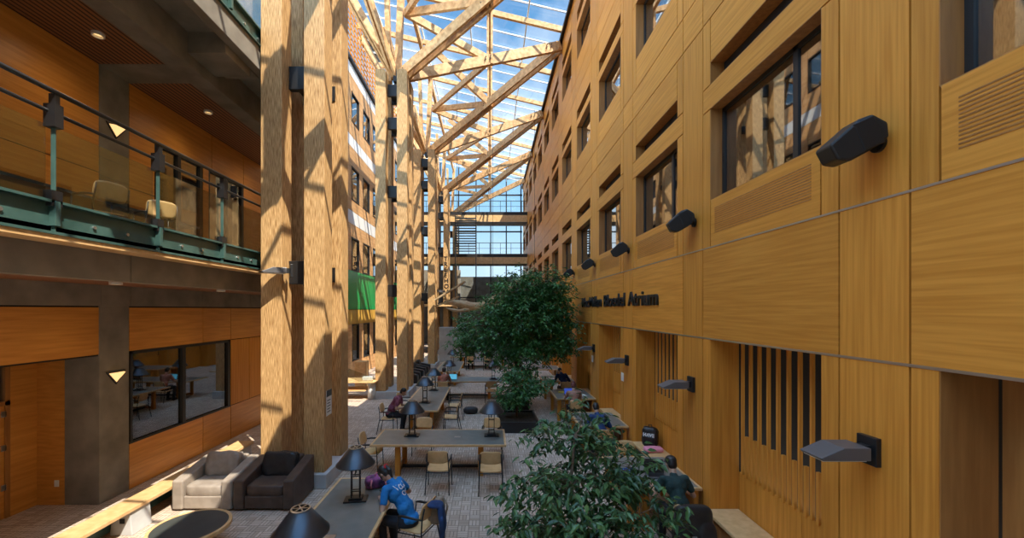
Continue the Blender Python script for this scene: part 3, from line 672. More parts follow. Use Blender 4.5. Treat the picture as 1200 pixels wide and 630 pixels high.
# ---- chairs
def make_chair():
    t = thing('wooden_chair', '', 'chair')
    b = MB(); pts = []
    for i in range(20):
        a = 2*math.pi*i/20; sg = lambda v: math.copysign(abs(v)**.45, v)
        pts.append((.225*sg(math.cos(a)), .215*sg(math.sin(a))))
    b.X = Matrix.Translation((0, .02, .44)) @ Matrix.Rotation(R(3), 4, 'X'); b.prism(pts, 0, .022, 'z'); b.build('seat', 'maple', t, bevel=.004)
    b = MB(); n = 12; vs = []
    for sgn in (0, 1):
        for j in range(9):
            v = -1+2*j/8
            for i in range(n+1):
                u = -1+2*i/n; wd = .215*(1-.10*abs(v)**4); hh = .135*(1-.18*abs(u)**5)
                vs.append((u*wd, -.235-.05*v*.5+.035*u*u+(.014 if sgn else 0), .735+v*hh))
    N = (n+1)*9; fs = []
    for j in range(8):
        for i in range(n):
            q = j*(n+1)+i; fs.append((q, q+1, q+n+2, q+n+1)); fs.append((N+q, N+q+n+1, N+q+n+2, N+q+1))
    for i in range(n): fs.append((i, N+i, N+i+1, i+1)); q = 8*(n+1)+i; fs.append((q, q+1, N+q+1, N+q))
    for j in range(8):
        q = j*(n+1); fs.append((q, q+n+1, N+q+n+1, N+q)); q += n; fs.append((q, N+q, N+q+n+1, q+n+1))
    b.add(vs, fs); b.build('backrest', 'maple', t, smooth=True)
    for s in (-1, 1):
        MB().tube([(s*.25, .21, 0), (s*.245, .19, .45), (s*.245, .17, .66)], .011, 8).build('leg', 'black', t, smooth=True)
        MB().tube([(s*.24, -.30, 0), (s*.225, -.21, .45), (s*.215, -.215, .62), (s*.205, -.25, .82)], .011, 8).build('leg', 'black', t, smooth=True)
        MB().tube([(s*.245, .17, .66), (s*.25, .10, .672), (s*.25, -.08, .67), (s*.225, -.22, .655)], [.014, .02, .018, .012], 8).build('armrest', 'black', t, smooth=True)
        MB().tube([(s*.247, .195, .42), (s*.228, -.21, .42)], .009, 6).build('side_rail', 'black', t)
    MB().tube([(-.247, .18, .42), (.247, .18, .42)], .009, 6).tube([(-.228, -.21, .42), (.228, -.21, .42)], .009, 6).build('cross_rail', 'black', t)
    return t
ch0 = make_chair(); GC = 'wooden armchairs at the tables'
CH = [
 (-1.05, 8.45, 0, 'empty wooden chair in front of the second table, its back to the camera'),
 (.02, 8.40, 0, 'wooden chair in front of the second table, half hidden by the near fig tree'),
 (-2.72, 9.42, -90, 'wooden chair at the left end of the second table'),
 (-1.72, 10.55, 180, 'wooden chair on the far side of the second table behind its left lamp'),
 (.06, 10.55, 180, 'wooden chair on the far side of the second table behind its right lamp'),
 (-3.05, 12.35, -90, 'wooden chair under the man in maroon'),
 (-2.9, 13.9, -90, 'empty wooden chair beyond the man in maroon'),
 (-1.18, 12.45, 90, 'wooden chair on the right side of the maroon man\'s table, nearer of two'),
 (-1.18, 13.95, 90, 'wooden chair on the right side of the maroon man\'s table, farther of two'),
 (-1.85, 16.35, 0, 'wooden chair of the person with the laptop'),
 (.06, 16.45, 0, 'empty wooden chair in front of the laptop table beside the tree'),
 (-1.2, 25.1, 0, 'wooden chair at the farthest table, left of two seated backs'),
 (-.15, 25.1, 0, 'wooden chair at the farthest table, right of two seated backs'),
 (-1.8, 27.3, 180, 'wooden chair on the far side of the farthest table'),
 (2.9, 8.62, 180, 'wooden chair on the far side of the black capped man\'s desk'),
 (2.9, 6.2, 0, 'wooden chair under the man in the black cap'),
 (2.72, 9.9, 0, 'wooden chair under the person in blue at the fir wall'),
 (2.7, 13.0, 0, 'wooden chair under the person in the tan top'),
 (3.0, 16.3, 0, 'wooden chair under the person slumped in navy'),
 (-1.10, 6.20, 68, 'wooden chair under the woman in the blue shirt'),
]
chairs = [place(ch0, i > 0, (x, y, 0), R(a), l, GC) for i, (x, y, a, l) in enumerate(CH)]
c_ = copy_tree(ch0); c_.location = (-5.65, 5.95, 4.65); c_.rotation_euler = (0, 0, R(75)); c_['label'] = 'pale wooden chair on the balcony behind the glass guard'; c_['group'] = 'balcony chairs'
c_ = copy_tree(ch0); c_.location = (-5.7, 7.0, 4.65); c_.rotation_euler = (0, 0, R(60)); c_['label'] = 'darker wooden chair on the balcony, farther one'; c_['group'] = 'balcony chairs'
bt = thing('balcony_desk', 'long dark desk on the balcony behind the chairs', 'table', (-6.3, 6.2, 4.65))
MB().box(-.35, .35, -2.2, 2.2, .70, .74).build('tabletop', 'inlay_dark', bt)
for x in (-.3, .3):
    for y in (-2.1, 2.1): MB().box(x-.03, x+.03, y-.03, y+.03, 0, .70).build('leg', 'black', bt)
# ---- lamps
def make_lamp():
    t = thing('desk_lamp', '', 'lamp')
    MB().box(-.17, .17, -.11, .11, 0, .022).build('base', 'black', t, bevel=.003)
    MB().box(-.10, .10, -.075, .075, .022, .05).build('plinth_block', 'black', t, bevel=.003)
    for x in (-.062, .062):
        for y in (-.035, .035): MB().box(x-.008, x+.008, y-.008, y+.008, .05, .70).build('post', 'black', t)
    for z in (.14, .37, .60):
        b = MB(); b.box(-.07, .07, -.04, -.03, z, z+.012).box(-.07, .07, .03, .04, z, z+.012).box(-.07, -.055, -.04, .04, z, z+.012).box(.055, .07, -.04, .04, z, z+.012)
        b.build('rung', 'black', t)
    MB().tube([(0, 0, .42), (0, 0, .60)], .012, 8).build('stem', 'black', t)
    MB().lathe([(.02, .58), (.035, .62), (.035, .68), (.015, .72)], n=14).build('bulb', 'white', t, smooth=True)
    b = MB(); b.lathe([(.29, .565), (.10, .81), (.098, .81), (.287, .565)], n=40, closed=False); sh = b.build('shade', 'shade_metal', t, smooth=True)
    b = MB(); b.lathe([(.085, .812), (.102, .812), (.102, .822), (.085, .822), (.085, .812)], n=32, closed=False)
    b.lathe([(.0, .822), (.022, .822), (.022, .812), (0, .812)], n=12, closed=False)
    for k in range(6):
        a = k*math.pi/3; b.beam((.02*math.cos(a), .02*math.sin(a), .817), (.09*math.cos(a), .09*math.sin(a), .817), .014, .008)
    tag(b.build('top_ring', 'steel', sh), 'pale spoked ring')
    MB().lathe([(.288, .558), (.294, .558), (.294, .57), (.288, .57), (.288, .558)], n=40, closed=False).build('rim', 'shade_metal', sh)
    return t
lp0 = make_lamp(); GL = 'cone shaded lamps on the reading tables'
for i, (x, y, a, l) in enumerate([
 (-2.03, 4.40, 8, 'cone shaded lamp closest to the camera, at the bottom edge'),
 (-2.08, 6.36, 8, 'cone shaded lamp on the first table beside the woman in blue'),
 (-1.82, 9.60, 0, 'cone shaded lamp at the left end of the second table'),
 (.04, 9.60, 0, 'cone shaded lamp at the right end of the second table'),
 (-2.06, 13.0, 0, 'cone shaded lamp on the maroon man\'s table, nearer of two'),
 (-2.05, 15.0, 0, 'cone shaded lamp on the maroon man\'s table, farther of two'),
 (-1.72, 17.4, 0, 'cone shaded lamp at the left end of the laptop table'),
 (.15, 17.4, 0, 'cone shaded lamp of the laptop table partly behind the big tree'),
 (-2.0, 21.9, 0, 'cone shaded lamp on the lengthwise table behind the laptop table'),
 (-1.75, 26.2, 0, 'cone shaded lamp on the farthest table before the pale wall'),
]): place(lp0, i > 0, (x, y, .75), R(a), l, GL)
# ---- armchairs
def sofa(name, label, x0, x1, y0, y1, m, arm, mpillow=None):
    t = thing(name, label, 'armchair', ((x0+x1)/2, (y0+y1)/2, 0))
    a, b = (x1-x0)/2, (y1-y0)/2; aw = .20
    MB().box(-a+aw, a-aw, -b+.02, b, .04, .27).build('base', m, t, bevel=.02)
    for s in (-1, 1):
        q = MB(); xo, xi = s*a, s*(a-aw); q.prism([(-b, .03), (b, .03), (b, .74), (-b, .56)], min(xo, xi), max(xo, xi), 'x'); q.build('arm', arm, t, bevel=.03)
    MB().box(-a+aw, a-aw, b-.20, b, .04, .76).build('back_frame', m, t, bevel=.03)
    q = MB(); q.sell((0, -.10, .355), (a-aw+.005, b-.13, .105), .25, 28, 12); q.build('seat_cushion', m, t, smooth=True)
    q = MB(); rot = Matrix.Rotation(R(-14), 3, 'X'); q.sell((0, b-.27, .64), (a-aw-.02, .12, .24), .38, 28, 12, 0, rot)
    o = q.build('back_cushion', mpillow or m, t, smooth=True)
    tx = bpy.data.textures.new('folds', 'CLOUDS'); tx.noise_scale = .16
    ss = o.modifiers.new('sub', 'SUBSURF'); ss.levels = ss.render_levels = 2
    d = o.modifiers.new('folds', 'DISPLACE'); d.texture = tx; d.strength = .05; d.mid_level = .5; d.texture_coords = 'LOCAL'
    for sx in (-1, 1): MB().box(sx*(a-.1)-.03, sx*(a-.1)+.03, -b+.08, -b+.14, 0, .04).box(sx*(a-.1)-.03, sx*(a-.1)+.03, b-.14, b-.08, 0, .04).build('foot', 'black', t)
    return t
sofa('leather_armchair', 'pale taupe leather armchair beside the long wooden bench', -5.83, -4.73, 7.50, 8.42, 'leather_pale', 'leather_pale')
sofa('leather_armchair', 'dark brown leather armchair before the nearest timber column', -4.71, -3.60, 7.50, 8.42, 'leather_dark', 'leather_dark', 'leather_black')
for i, (x, y) in enumerate(((-3.95, 20.2), (-3.9, 21.7), (-3.85, 23.1))):
    s_ = sofa('leather_armchair', 'black armchair between the second and third columns, %s of the row' % ORD[i], x-.5, x+.5, y-.45, y+.45, 'leather_black', 'leather_black'); s_['group'] = 'black armchairs along the column row'; s_.rotation_euler = (0, 0, R(90))
# ---- round table
t = thing('round_coffee_table', 'low round table with a black top and pale wood rim at the bottom edge', 'table', (-4.57, 6.25, 0))
MB().lathe([(.50, .36), (.50, .40)], n=64).build('tabletop', 'inlay_dark', t)
MB().lathe([(.498, .35), (.545, .35), (.55, .385), (.545, .405), (.498, .405), (.498, .35)], n=64, closed=False).build('rim', 'oak_edge', t, smooth=False)
MB().lathe([(.30, 0), (.30, .03), (.05, .05), (.05, .36)], n=32).build('pedestal', 'black', t)
# ---- long bench on the left and its concrete supports
t = thing('long_bench', 'long low bench with a pale wooden seat along the left building', 'bench', (-6.02, 0, 0))
MB().box(-.22, .17, 1.5, 10.1, .39, .45).box(-.22, .17, 10.1, 10.16, .38, .45).build('seat', 'oak_edge', t, bevel=.008)
for y in (3.2, 5.0, 6.9, 8.8, 9.9):
    o = MB().prism([(-.20, 0), (.17, 0), (.13, .39), (-.16, .39)], y-.20, y+.20, 'y').build('support', 'concrete_light', t, bevel=.01)
    if y == 6.9: MB().box(-.03, .05, y-.208, y-.20, .20, .28).build('socket_plate', 'black', o)
MB().box(-.30, -.22, 1.5, 10.1, .05, .36).build('heater_fin', 'teal', t)
# ---- benches in the niches of the fir wall
for i, c in enumerate(cs):
    s0, s1 = c+.58, c+3.355-.58
    if s0 < 1 or s1 > 24: continue
    k = i-2; y0 = s0+.01 if k != 1 else 8.8
    if k == 0: y0 = s0+.02
    s1 = min(s1, 30)
    t = thing('niche_bench', 'low wooden bench in the %s niche of the fir wall' % ORD[k] + (', with a backpack on it' if k == 1 else ''), 'bench', (3.44, 0, 0), 0, 'niche benches')
    MB().box(.11 if k != 1 and k else 0, .54, y0, s1-.01, .46, .51).build('seat', 'oak_edge', t, bevel=.005)
    MB().box(.08, .52, y0+.03, s1-.03, 0, .46).build('base', 'fir_dark' if k != 1 else 'fixture_grey', t)
# ---- counter between first and second columns
t = thing('display_counter', 'low wooden counter with glass panels left of the second column', 'counter', (-5.6, 17.2, 0))
MB().box(-.9, .95, -.5, .5, .70, .76).build('top', 'maple', t, bevel=.01)
MB().box(-.85, .5, -.42, .42, .35, .40).build('shelf', 'maple', t)
MB().lathe([(.16, 0), (.16, .70)], c=(.70, -.2), n=24).build('pedestal', 'white', t, smooth=True)
MB().box(-.85, -.75, -.4, .4, 0, .70).build('leg', 'maple', t)
q = MB(); q.X = Matrix.Rotation(R(20), 4, 'Y'); q.box(-.6, .5, -.45, -.43, .80, 1.15); q.build('glass_shield', 'glass_rail', t)
tag(MB().box(-5.3, -4.9, 17.0, 17.3, .761, .90).build('paper_box', 'paper', bevel=.01), 'white box on the low counter left of the second column', 'box')
o = MB().box(-6.2, -5.7, 18.8, 19.3, 0, 1.3).build('cardboard_crate', 'oak_edge', bevel=.01); tag(o, 'tan upright crate behind the low counter', 'crate')
# ---- driftwood sculpture hung at the far end
q = MB(); random.seed(4)
pts = [(-3.2, 27.6, 4.1), (-2.2, 27.5, 4.25), (-1.0, 27.4, 3.7), (.2, 27.5, 4.2), (1.6, 27.4, 5.2), (3.0, 27.4, 6.4)]
q.tube(pts, [.12, .26, .34, .30, .27, .22], 12); q.tube([(-1.2, 27.4, 3.8), (-2.2, 27.2, 3.5), (-3.1, 27.2, 3.9)], [.2, .12, .05], 8); q.tube([(.2, 27.5, 4.1), (.9, 27.2, 3.8), (1.4, 27.2, 3.9)], [.2, .1, .04], 8)
dw = q.build('driftwood_log', 'drift', smooth=True); tag(dw, 'long weathered driftwood trunk hung across the far end above the tree', 'log')
d = dw.modifiers.new('s', 'SUBSURF'); d.levels = d.render_levels = 2
tx = bpy.data.textures.new('bark', 'CLOUDS'); tx.noise_scale = .35; d = dw.modifiers.new('d', 'DISPLACE'); d.texture = tx; d.strength = .25
for p in (pts[1], pts[3], pts[5]): MB().tube([(p[0], p[1], p[2]), (p[0], p[1], zr(p[0]))], .012, 5).build('hanging_cable', 'black', dw)
q = MB().beam((-3.38, 25.3, 4.3), (-1.5, 24.9, 5.4), .22, .10).beam((-3.38, 25.55, 3.9), (-1.9, 25.2, 4.5), .18, .09)
tag(q.build('cedar_plank_arm', 'drift'), 'pale cedar planks jutting from the third column toward the tree', 'plank')

# ================================================================== PLANTS
def leaves(name, tips, n, size, m, parent, seed=1, droop=.5, spread=.16):
    rd = random.Random(seed); vs = []; fs = []
    for (p, d) in tips:
        ax = Vector(d).normalized()
        for i in range(n):
            f = (i+.5)/n; c = p+ax*(f*spread*2)+Vector((rd.gauss(0, spread*.28), rd.gauss(0, spread*.28), rd.gauss(0, spread*.22)))
            a = rd.uniform(0, 2*math.pi); ld = (Vector((math.cos(a), math.sin(a), -droop*rd.uniform(.2, 1.4)))+ax*.4).normalized()
            sd = ld.cross(Vector((rd.gauss(0, .35), rd.gauss(0, .35), 1))).normalized(); nn_ = sd.cross(ld)
            L = size*rd.uniform(.7, 1.25); w_ = L*.21
            b = len(vs)
            vs += [c, c+ld*L*.35+sd*w_+nn_*w_*.35, c+ld*L*.35-nn_*.0, c+ld*L*.35-sd*w_+nn_*w_*.35, c+ld*L*.72+sd*w_*.62+nn_*w_*.1, c+ld*L*.72-nn_*w_*.3, c+ld*L*.72-sd*w_*.62+nn_*w_*.1, c+ld*L-nn_*w_*.6]
            fs += [(b, b+2, b+1), (b, b+3, b+2), (b+1, b+2, b+5, b+4), (b+2, b+3, b+6, b+5), (b+4, b+5, b+7), (b+5, b+6, b+7)]
    me = bpy.data.meshes.new(name); me.from_pydata([tuple(v) for v in vs], [], fs); me.materials.append(M[m])
    o = bpy.data.objects.new(name, me); col.objects.link(o); o.parent = parent; return o
def tree(name, label, cat, loc, trunkpts, blobs, ntips, nleaf, size, m, seed, planter=None, tr=.05, spread=.16, droop=.5):
    rd = random.Random(seed); t = thing(name, label, cat, loc)
    q = MB(); q.tube(trunkpts, [tr*(1-.5*i/(len(trunkpts)-1)) for i in range(len(trunkpts))], 8)
    tips = []; tot = sum(b[4] for b in blobs); top = [Vector(p) for p in trunkpts]
    for (c, rx, ry, rz_, wgt) in blobs:
        c = Vector(c); st = min(top, key=lambda p: (p-c).length); mid = (st+c)/2+Vector((rd.gauss(0, .05), rd.gauss(0, .05), -.05))
        q.tube([st, mid, c], [tr*.42, tr*.3, tr*.16], 5)
        for _ in range(int(ntips*wgt/tot)):
            while True:
                v = Vector((rd.uniform(-1, 1), rd.uniform(-1, 1), rd.uniform(-1, 1)))
                if v.length < 1: break
            v = v*(.55+.45*v.length); p = c+Vector((v.x*rx, v.y*ry, v.z*rz_)); d = (p-c); d.z -= .25*rx; d.normalize()
            if rd.random() < .5: q.tube([c+(p-c)*.2, c+(p-c)*.65+Vector((0, 0, .03)), p, p+d*spread*1.6], [tr*.12, tr*.09, tr*.07, tr*.04], 3)
            tips.append((p, d))
    q.build('branches', 'bark', t, smooth=True)
    f = leaves('foliage', tips, nleaf, size, m, t, seed, droop, spread)
    if planter:
        a, b, h = planter
        pl = thing(name.split('_')[0]+'_planter', 'black planter box under the '+{'fig': 'fig tree nearest the camera', 'weeping': 'big tree in mid hall', 'small': 'small shrub before the big tree'}[name.split('_')[0]], 'planter', loc)
        MB().box(-a, a, -b, -b+.05, 0, h).box(-a, a, b-.05, b, 0, h).box(-a, -a+.05, -b+.05, b-.05, 0, h).box(a-.05, a, -b+.05, b-.05, 0, h).build('box', 'black', pl, bevel=.006)
        MB().box(-a+.05, a-.05, -b+.05, b-.05, .02, h-.06).build('soil', 'soil', pl)
    return t
# near fig: a branching crown just below the camera
nb = [((-.55, .1, 1.25), .45, .5, .22, 5), ((-.1, -.3, 1.35), .5, .5, .25, 6), ((.45, .1, 1.30), .55, .5, .28, 7), ((.75, -.35, 1.0), .5, .45, .3, 6), ((-.35, -.5, .95), .5, .45, .25, 6),
      ((.15, -.5, .85), .6, .4, .3, 7), ((-.15, .5, 1.75), .4, .4, .25, 4), ((.25, .45, 2.05), .30, .35, .22, 3.2), ((.55, .35, 1.8), .35, .35, .2, 3), ((.9, .1, 1.45), .35, .4, .2, 3), ((-.75, -.2, .85), .3, .35, .2, 2.2), ((.3, -.1, 1.7), .25, .3, .16, 2)]
tree('fig_tree', 'leafy fig tree at the bottom of the picture, its crown just below eye level', 'tree', (1.15, 5.75, 0), [(0, 0, .3), (.03, .02, .8), (.0, .05, 1.3), (.08, .15, 1.9)], nb, 380, 10, .135, 'leaf', 3, (.5, .5, .35), .035, .13)
# big tree in the middle
bb = [((-.9, 0, 3.0), 1.2, 1.2, .7, 8), ((.4, -.2, 3.5), 1.3, 1.3, .8, 10), ((1.4, .2, 3.2), 1.0, 1.1, .9, 7), ((.3, 0, 4.5), 1.0, 1.0, .6, 6), ((1.1, .1, 4.5), .85, .9, .7, 6), ((-1.6, .2, 2.55), .75, .8, .4, 3), ((1.55, .3, 2.4), .7, .8, .6, 4),
      ((.6, -.5, 2.4), 1.0, .9, .45, 5), ((-.3, .3, 3.9), .9, .9, .5, 5), ((1.5, .2, 3.9), .6, .8, .8, 4), ((-.3, -.4, 2.2), .7, .7, .3, 2.5), ((.2, -.8, 1.6), .45, .5, .3, 1.6)]
tree('weeping_fig_tree', 'big dark green tree spreading over the middle of the hall', 'tree', (.95, 15.6, 0), [(0, 0, .3), (-.05, 0, 1.1), (.1, .05, 1.8), (.05, 0, 2.6), (.3, 0, 3.6), (.4, 0, 4.4)], bb, 1500, 15, .15, 'leaf_bright', 7, (.5, .5, .35), .09, .24)
sb = [((0, 0, 1.15), .5, .45, .28, 4), ((-.25, -.1, .85), .35, .35, .2, 2), ((.35, .1, 1.25), .4, .4, .2, 2), ((.75, .25, 1.4), .35, .3, .15, 1.3), ((-.1, .2, 1.65), .35, .35, .2, 1.5)]
tree('small_fig_shrub', 'small leafy shrub in a low black planter before the big tree', 'shrub', (.85, 13.0, 0), [(0, 0, .3), (0, .02, .7), (.05, 0, 1.1)], sb, 260, 11, .12, 'leaf_bright', 11, (.62, .75, .33), .03, .15)
# ================================================================== PEOPLE
def bake(mb, name, m, parent, vox, smooth_it=4):
    tmp = mb.build(name+'_tmp', m); r = tmp.modifiers.new('r', 'REMESH'); r.mode = 'VOXEL'; r.voxel_size = vox; r.use_smooth_shade = True
    if smooth_it: k = tmp.modifiers.new('s', 'SMOOTH'); k.factor = .5; k.iterations = smooth_it
    bpy.context.view_layer.update()
    me = bpy.data.meshes.new_from_object(tmp.evaluated_get(bpy.context.evaluated_depsgraph_get()))
    bpy.data.objects.remove(tmp); o = bpy.data.objects.new(name, me); col.objects.link(o); o.parent = parent
    me.polygons.foreach_set('use_smooth', [True]*len(me.polygons)); return o
def person(label, loc, rz, shirt, skin='skin', hair='hair', lean=.16, pitch=30, turn=0, hands=((-.16, .42, .80), (.16, .42, .80)), sleeve='short', hairstyle='short', cap=False, vox=.010, lie=False, pants='denim', feet=.0):
    t = thing('person', label, 'person', loc, R(rz))
    V = Vector; hip = V((0, 0, .56)); waist = V((0, lean*.25-.01, .74)); chest = V((0, lean*.75, .94)); neck = V((0, lean*1.15, 1.10))
    Rh = Matrix.Rotation(R(turn), 3, 'Z') @ Matrix.Rotation(R(-pitch), 3, 'X')
    hb = neck+V((0, .02, .045)); hc = hb+Rh @ V((0, .02, .105))
    sh = [V((s*.175, lean*1.0, 1.035)) for s in (-1, 1)]; hd = [V(h) for h in hands]
    el = []
    for i, s in enumerate((-1, 1)):
        mid = (sh[i]+hd[i])/2; d = (hd[i]-sh[i]); sag = math.sqrt(max(.003, .29**2-(d.length/2)**2)) if d.length < .56 else .03
        dn = V((s*.55, -.15, -1)); dn = (dn-d.normalized()*dn.dot(d.normalized())).normalized(); el.append(mid+dn*sag)
    kn = [V((s*.11, .42, .53)) for s in (-1, 1)]; an = [V((s*.12, .36-feet, .10)) for s in (-1, 1)]
    b = MB()
    # one continuous body
    b.ball(hip, (.155, .13, .10)); b.ball(waist, (.125, .095, .12)); b.ball(chest, (.150, .10, .15)); b.cone(hip, waist, .10, .095); b.cone(waist, chest, .10, .10)
    b.cone(chest+V((0, 0, .08)), neck, .075, .052); b.cone(neck, hb+V((0, .005, .03)), .052, .05)
    b.ball(hc+Rh @ V((0, -.008, .02)), (.074, .092, .095), Rh); b.ball(hc+Rh @ V((0, .022, -.035)), (.058, .066, .072), Rh)
    b.cone(hc+Rh @ V((0, .085, .008)), hc+Rh @ V((0, .108, -.026)), .009, .014)
    b.ball(hc+Rh @ V((0, .083, -.06)), (.024, .012, .010), Rh); b.ball(hc+Rh @ V((0, .070, -.092)), (.022, .018, .016), Rh)
    for s in (-1, 1):
        b.ball(hc+Rh @ V((s*.075, -.004, -.005)), (.009, .018, .030), Rh); b.ball(hc+Rh @ V((s*.028, .078, .030)), (.022, .012, .009), Rh)
    for i, s in enumerate((-1, 1)):
        b.cone(sh[i]*.9+chest*.1, sh[i], .055, .052); b.cone(sh[i], el[i], .048, .036); b.cone(el[i], hd[i], .037, .025)
        b.cone(V((s*.085, .03, .55)), kn[i], .085, .058); b.cone(kn[i], an[i], .055, .036); b.cone(an[i]+V((0, -.02, -.03)), an[i]+V((0, .13, -.055)), .032, .028)
        # hand: palm, four curled fingers and a thumb off the side
        f = (hd[i]-el[i]).normalized(); f.z *= .3; f.normalize(); side = f.cross(V((0, 0, 1))).normalized(); up_ = side.cross(f)
        pc = hd[i]+f*.045; rm = Matrix((side, f, up_)).transposed(); b.ball(pc, (.040, .048, .017), rm); b.cone(hd[i], pc, .024, .02)
        for q, (o_, L1) in enumerate(((-.030, .062), (-.010, .075), (.010, .070), (.030, .055))):
            k0 = pc+f*.035+side*o_; k1 = k0+f*L1*.5+side*o_*.15+up_*.004; k2 = k1+f*L1*.36-up_*L1*.28; k3 = k2+f*L1*.12-up_*L1*.25
            b.cone(k0, k1, .0095, .009, 8); b.cone(k1, k2, .009, .008, 8); b.cone(k2, k3, .008, .007, 8)
        th0 = hd[i]+f*.03-side*s*.028; th1 = th0-side*s*.028+f*.025-up_*.008; th2 = th1-side*s*.004+f*.030-up_*.010
        b.cone(th0, th1, .0125, .011, 8); b.cone(th1, th2, .011, .009, 8)
    body = bake(b, 'body', skin, t, min(vox, .0075) if vox < .02 else vox, 2)
    # shirt
    b = MB(); b.ball(hip+V((0, 0, .02)), (.168, .142, .10)); b.ball(waist, (.150, .118, .13)); b.ball(chest, (.172, .122, .16)); b.cone(hip, waist, .12, .115); b.cone(waist, chest, .115, .12)
    b.cone(chest+V((0, 0, .06)), neck-V((0, .008, .012)), .10, .064)
    for i in (0, 1):
        b.cone(chest+V((0, .0, .06)), sh[i], .09, .064); e_ = sh[i]+(el[i]-sh[i])*(.62 if sleeve == 'short' else 1); b.cone(sh[i], e_, .064, .056 if sleeve == 'short' else .047)
        if sleeve == 'long': b.cone(el[i], hd[i]-(hd[i]-el[i])*.06, .047, .033)
    shirt_o = bake(b, 'shirt', shirt, t, vox, 3)
    tx = bpy.data.textures.new('cloth', 'CLOUDS'); tx.noise_scale = .09; d = shirt_o.modifiers.new('folds', 'DISPLACE'); d.texture = tx; d.strength = .022; d.mid_level = .5
    b = MB(); b.ball(hip+V((0, 0, -.02)), (.165, .145, .10))
    for i, s in enumerate((-1, 1)): b.cone(V((s*.085, .02, .545)), kn[i], .10, .070); b.cone(kn[i], an[i]+V((0, 0, .02)), .068, .052)
    bake(b, 'trousers', pants, t, vox, 3)
    for i in (0, 1):
        b = MB(); b.sell(an[i]+V((0, .055, -.055)), (.045, .135, .045), .6, 18, 10); b.cone(an[i], an[i]+V((0, -.01, -.04)), .045, .045); bake(b, 'shoe', 'black', t, .012, 2)
    # hair
    if not cap or True:
        b = MB(); b.ball(hc+Rh @ V((0, -.022, .036)), (.082, .090, .092), Rh); b.ball(hc+Rh @ V((0, -.045, -.01)), (.075, .062, .08), Rh)
        if hairstyle == 'ponytail':
            p0 = hc+Rh @ V((0, -.11, .04)); p1 = p0+V((0, -.06, -.05)); p2 = p1+V((.01, -.02, -.13)); p3 = p2+V((.01, .01, -.12)); b.cone(hc+Rh @ V((0, -.08, .03)), p0, .05, .03); b.cone(p0, p1, .026, .038); b.cone(p1, p2, .038, .036); b.cone(p2, p3, .036, .012)
            for s in (-1, 1): b.cone(hc+Rh @ V((s*.07, .02, .05)), hc+Rh @ V((s*.078, .03, -.06)), .02, .012)
        if hairstyle == 'long': b.ball(hc+Rh @ V((0, -.07, -.08)), (.085, .05, .11), Rh)
        if hairstyle == 'bun': b.ball(hc+Rh @ V((0, -.06, .11)), (.05, .05, .045), Rh)
        bake(b, 'hair', hair, t, .008, 2)
        if hairstyle == 'ponytail':
            b = MB(); b.lathe([(.026, -.014), (.040, -.014), (.044, 0), (.040, .014), (.026, .014)], n=16, closed=False); o = b.build('hair_tie', mat('red hair tie', (.55, .02, .03), .6), t, smooth=True); o.location = p0; o.rotation_euler = (R(60), 0, 0)
    if cap:
        b = MB(); b.ball(hc+Rh @ V((0, -.01, .055)), (.090, .103, .080), Rh); b.sell(hc+Rh @ V((0, .12, .05)), (.07, .06, .008), .7, 16, 6, 0, Rh); bake(b, 'cap', 'leather_black', t, .007, 2)
    for s in (-1, 1):
        b = MB(); b.ball((0, 0, 0), (.012, .009, .010)); o = b.build('eye', 'white', t, smooth=True); o.location = hc+Rh @ V((s*.030, .079, .012))
        b = MB(); b.ball((0, .006, 0), (.005, .004, .005)); p = b.build('pupil', 'black', o, smooth=True); 
    b = MB(); b.ball(hc+Rh @ V((0, .090, -.060)), (.020, .006, .006), Rh); b.build('lips', mat('lips', (.38, .14, .11), .5), t, smooth=True)
    return t, dict(chest=chest, neck=neck, hc=hc, hd=hd)
def cloth(name, a, b_): return noisy(name, a, b_, (1, 1, 1), 9, 4, .85)
MS = dict(blue=cloth('royal blue jersey', (.012, .15, .40), (.02, .20, .48)), maroon=cloth('maroon patterned cotton', (.13, .02, .04), (.30, .10, .14)), green=cloth('dark green cotton', (.012, .03, .028), (.02, .045, .04)),
          navy=cloth('navy fabric', (.012, .03, .09), (.02, .05, .14)), tan=cloth('tan knit', (.30, .15, .10), (.38, .20, .14)), grey=cloth('charcoal knit', (.03, .03, .035), (.05, .05, .055)), rust=cloth('rust cotton', (.30, .10, .06), (.4, .15, .09)), white=cloth('white cotton', (.6, .6, .6), (.7, .7, .68)))
M.update({'c_'+k: v for k, v in MS.items()})
wo_, wi = person('person in a bright blue shirt with a dark ponytail, looking down at a phone', (-1.22, 6.20, -.04), 68, 'c_blue', lean=.30, pitch=50, hands=((-.10, .44, .83), (.12, .40, .82)), hairstyle='ponytail', vox=.008)
def print_on(shirt, parent, s_, size, x, z, col_m='white'):
    o, w_ = text_obj('shirt_print', s_, size, Matrix.Identity(4), col_m, parent, 0, .002)
    deps = bpy.context.evaluated_depsgraph_get(); ev = shirt.evaluated_get(deps)
    for v in o.data.vertices:
        p = Vector((v.co.x+x-w_/2, -1, v.co.y+z)); hit, loc_, nrm, _ = ev.ray_cast(p, Vector((0, 1, 0)))
        v.co = loc_-Vector((0, .006, 0)) if hit else Vector((p.x, 0, p.z))
bpy.context.view_layer.update()
shirt_w = [c for c in bpy.data.objects if c.parent == wo_ and c.name.startswith('shirt')][0]
print_on(shirt_w, shirt_w, 'VOLU', .085, 0, 1.02); print_on(shirt_w, shirt_w, 'OH', .085, .02, .93)
ph = MB().cbox((0, 0, 0), (.075, .15, .009)).build('mobile_phone', 'black', bevel=.003); ph.location = (-1.66, 6.42, .835); ph.rotation_euler = (R(25), R(10), R(68)); tag(ph, 'black phone held in the hands of the woman in blue', 'phone')
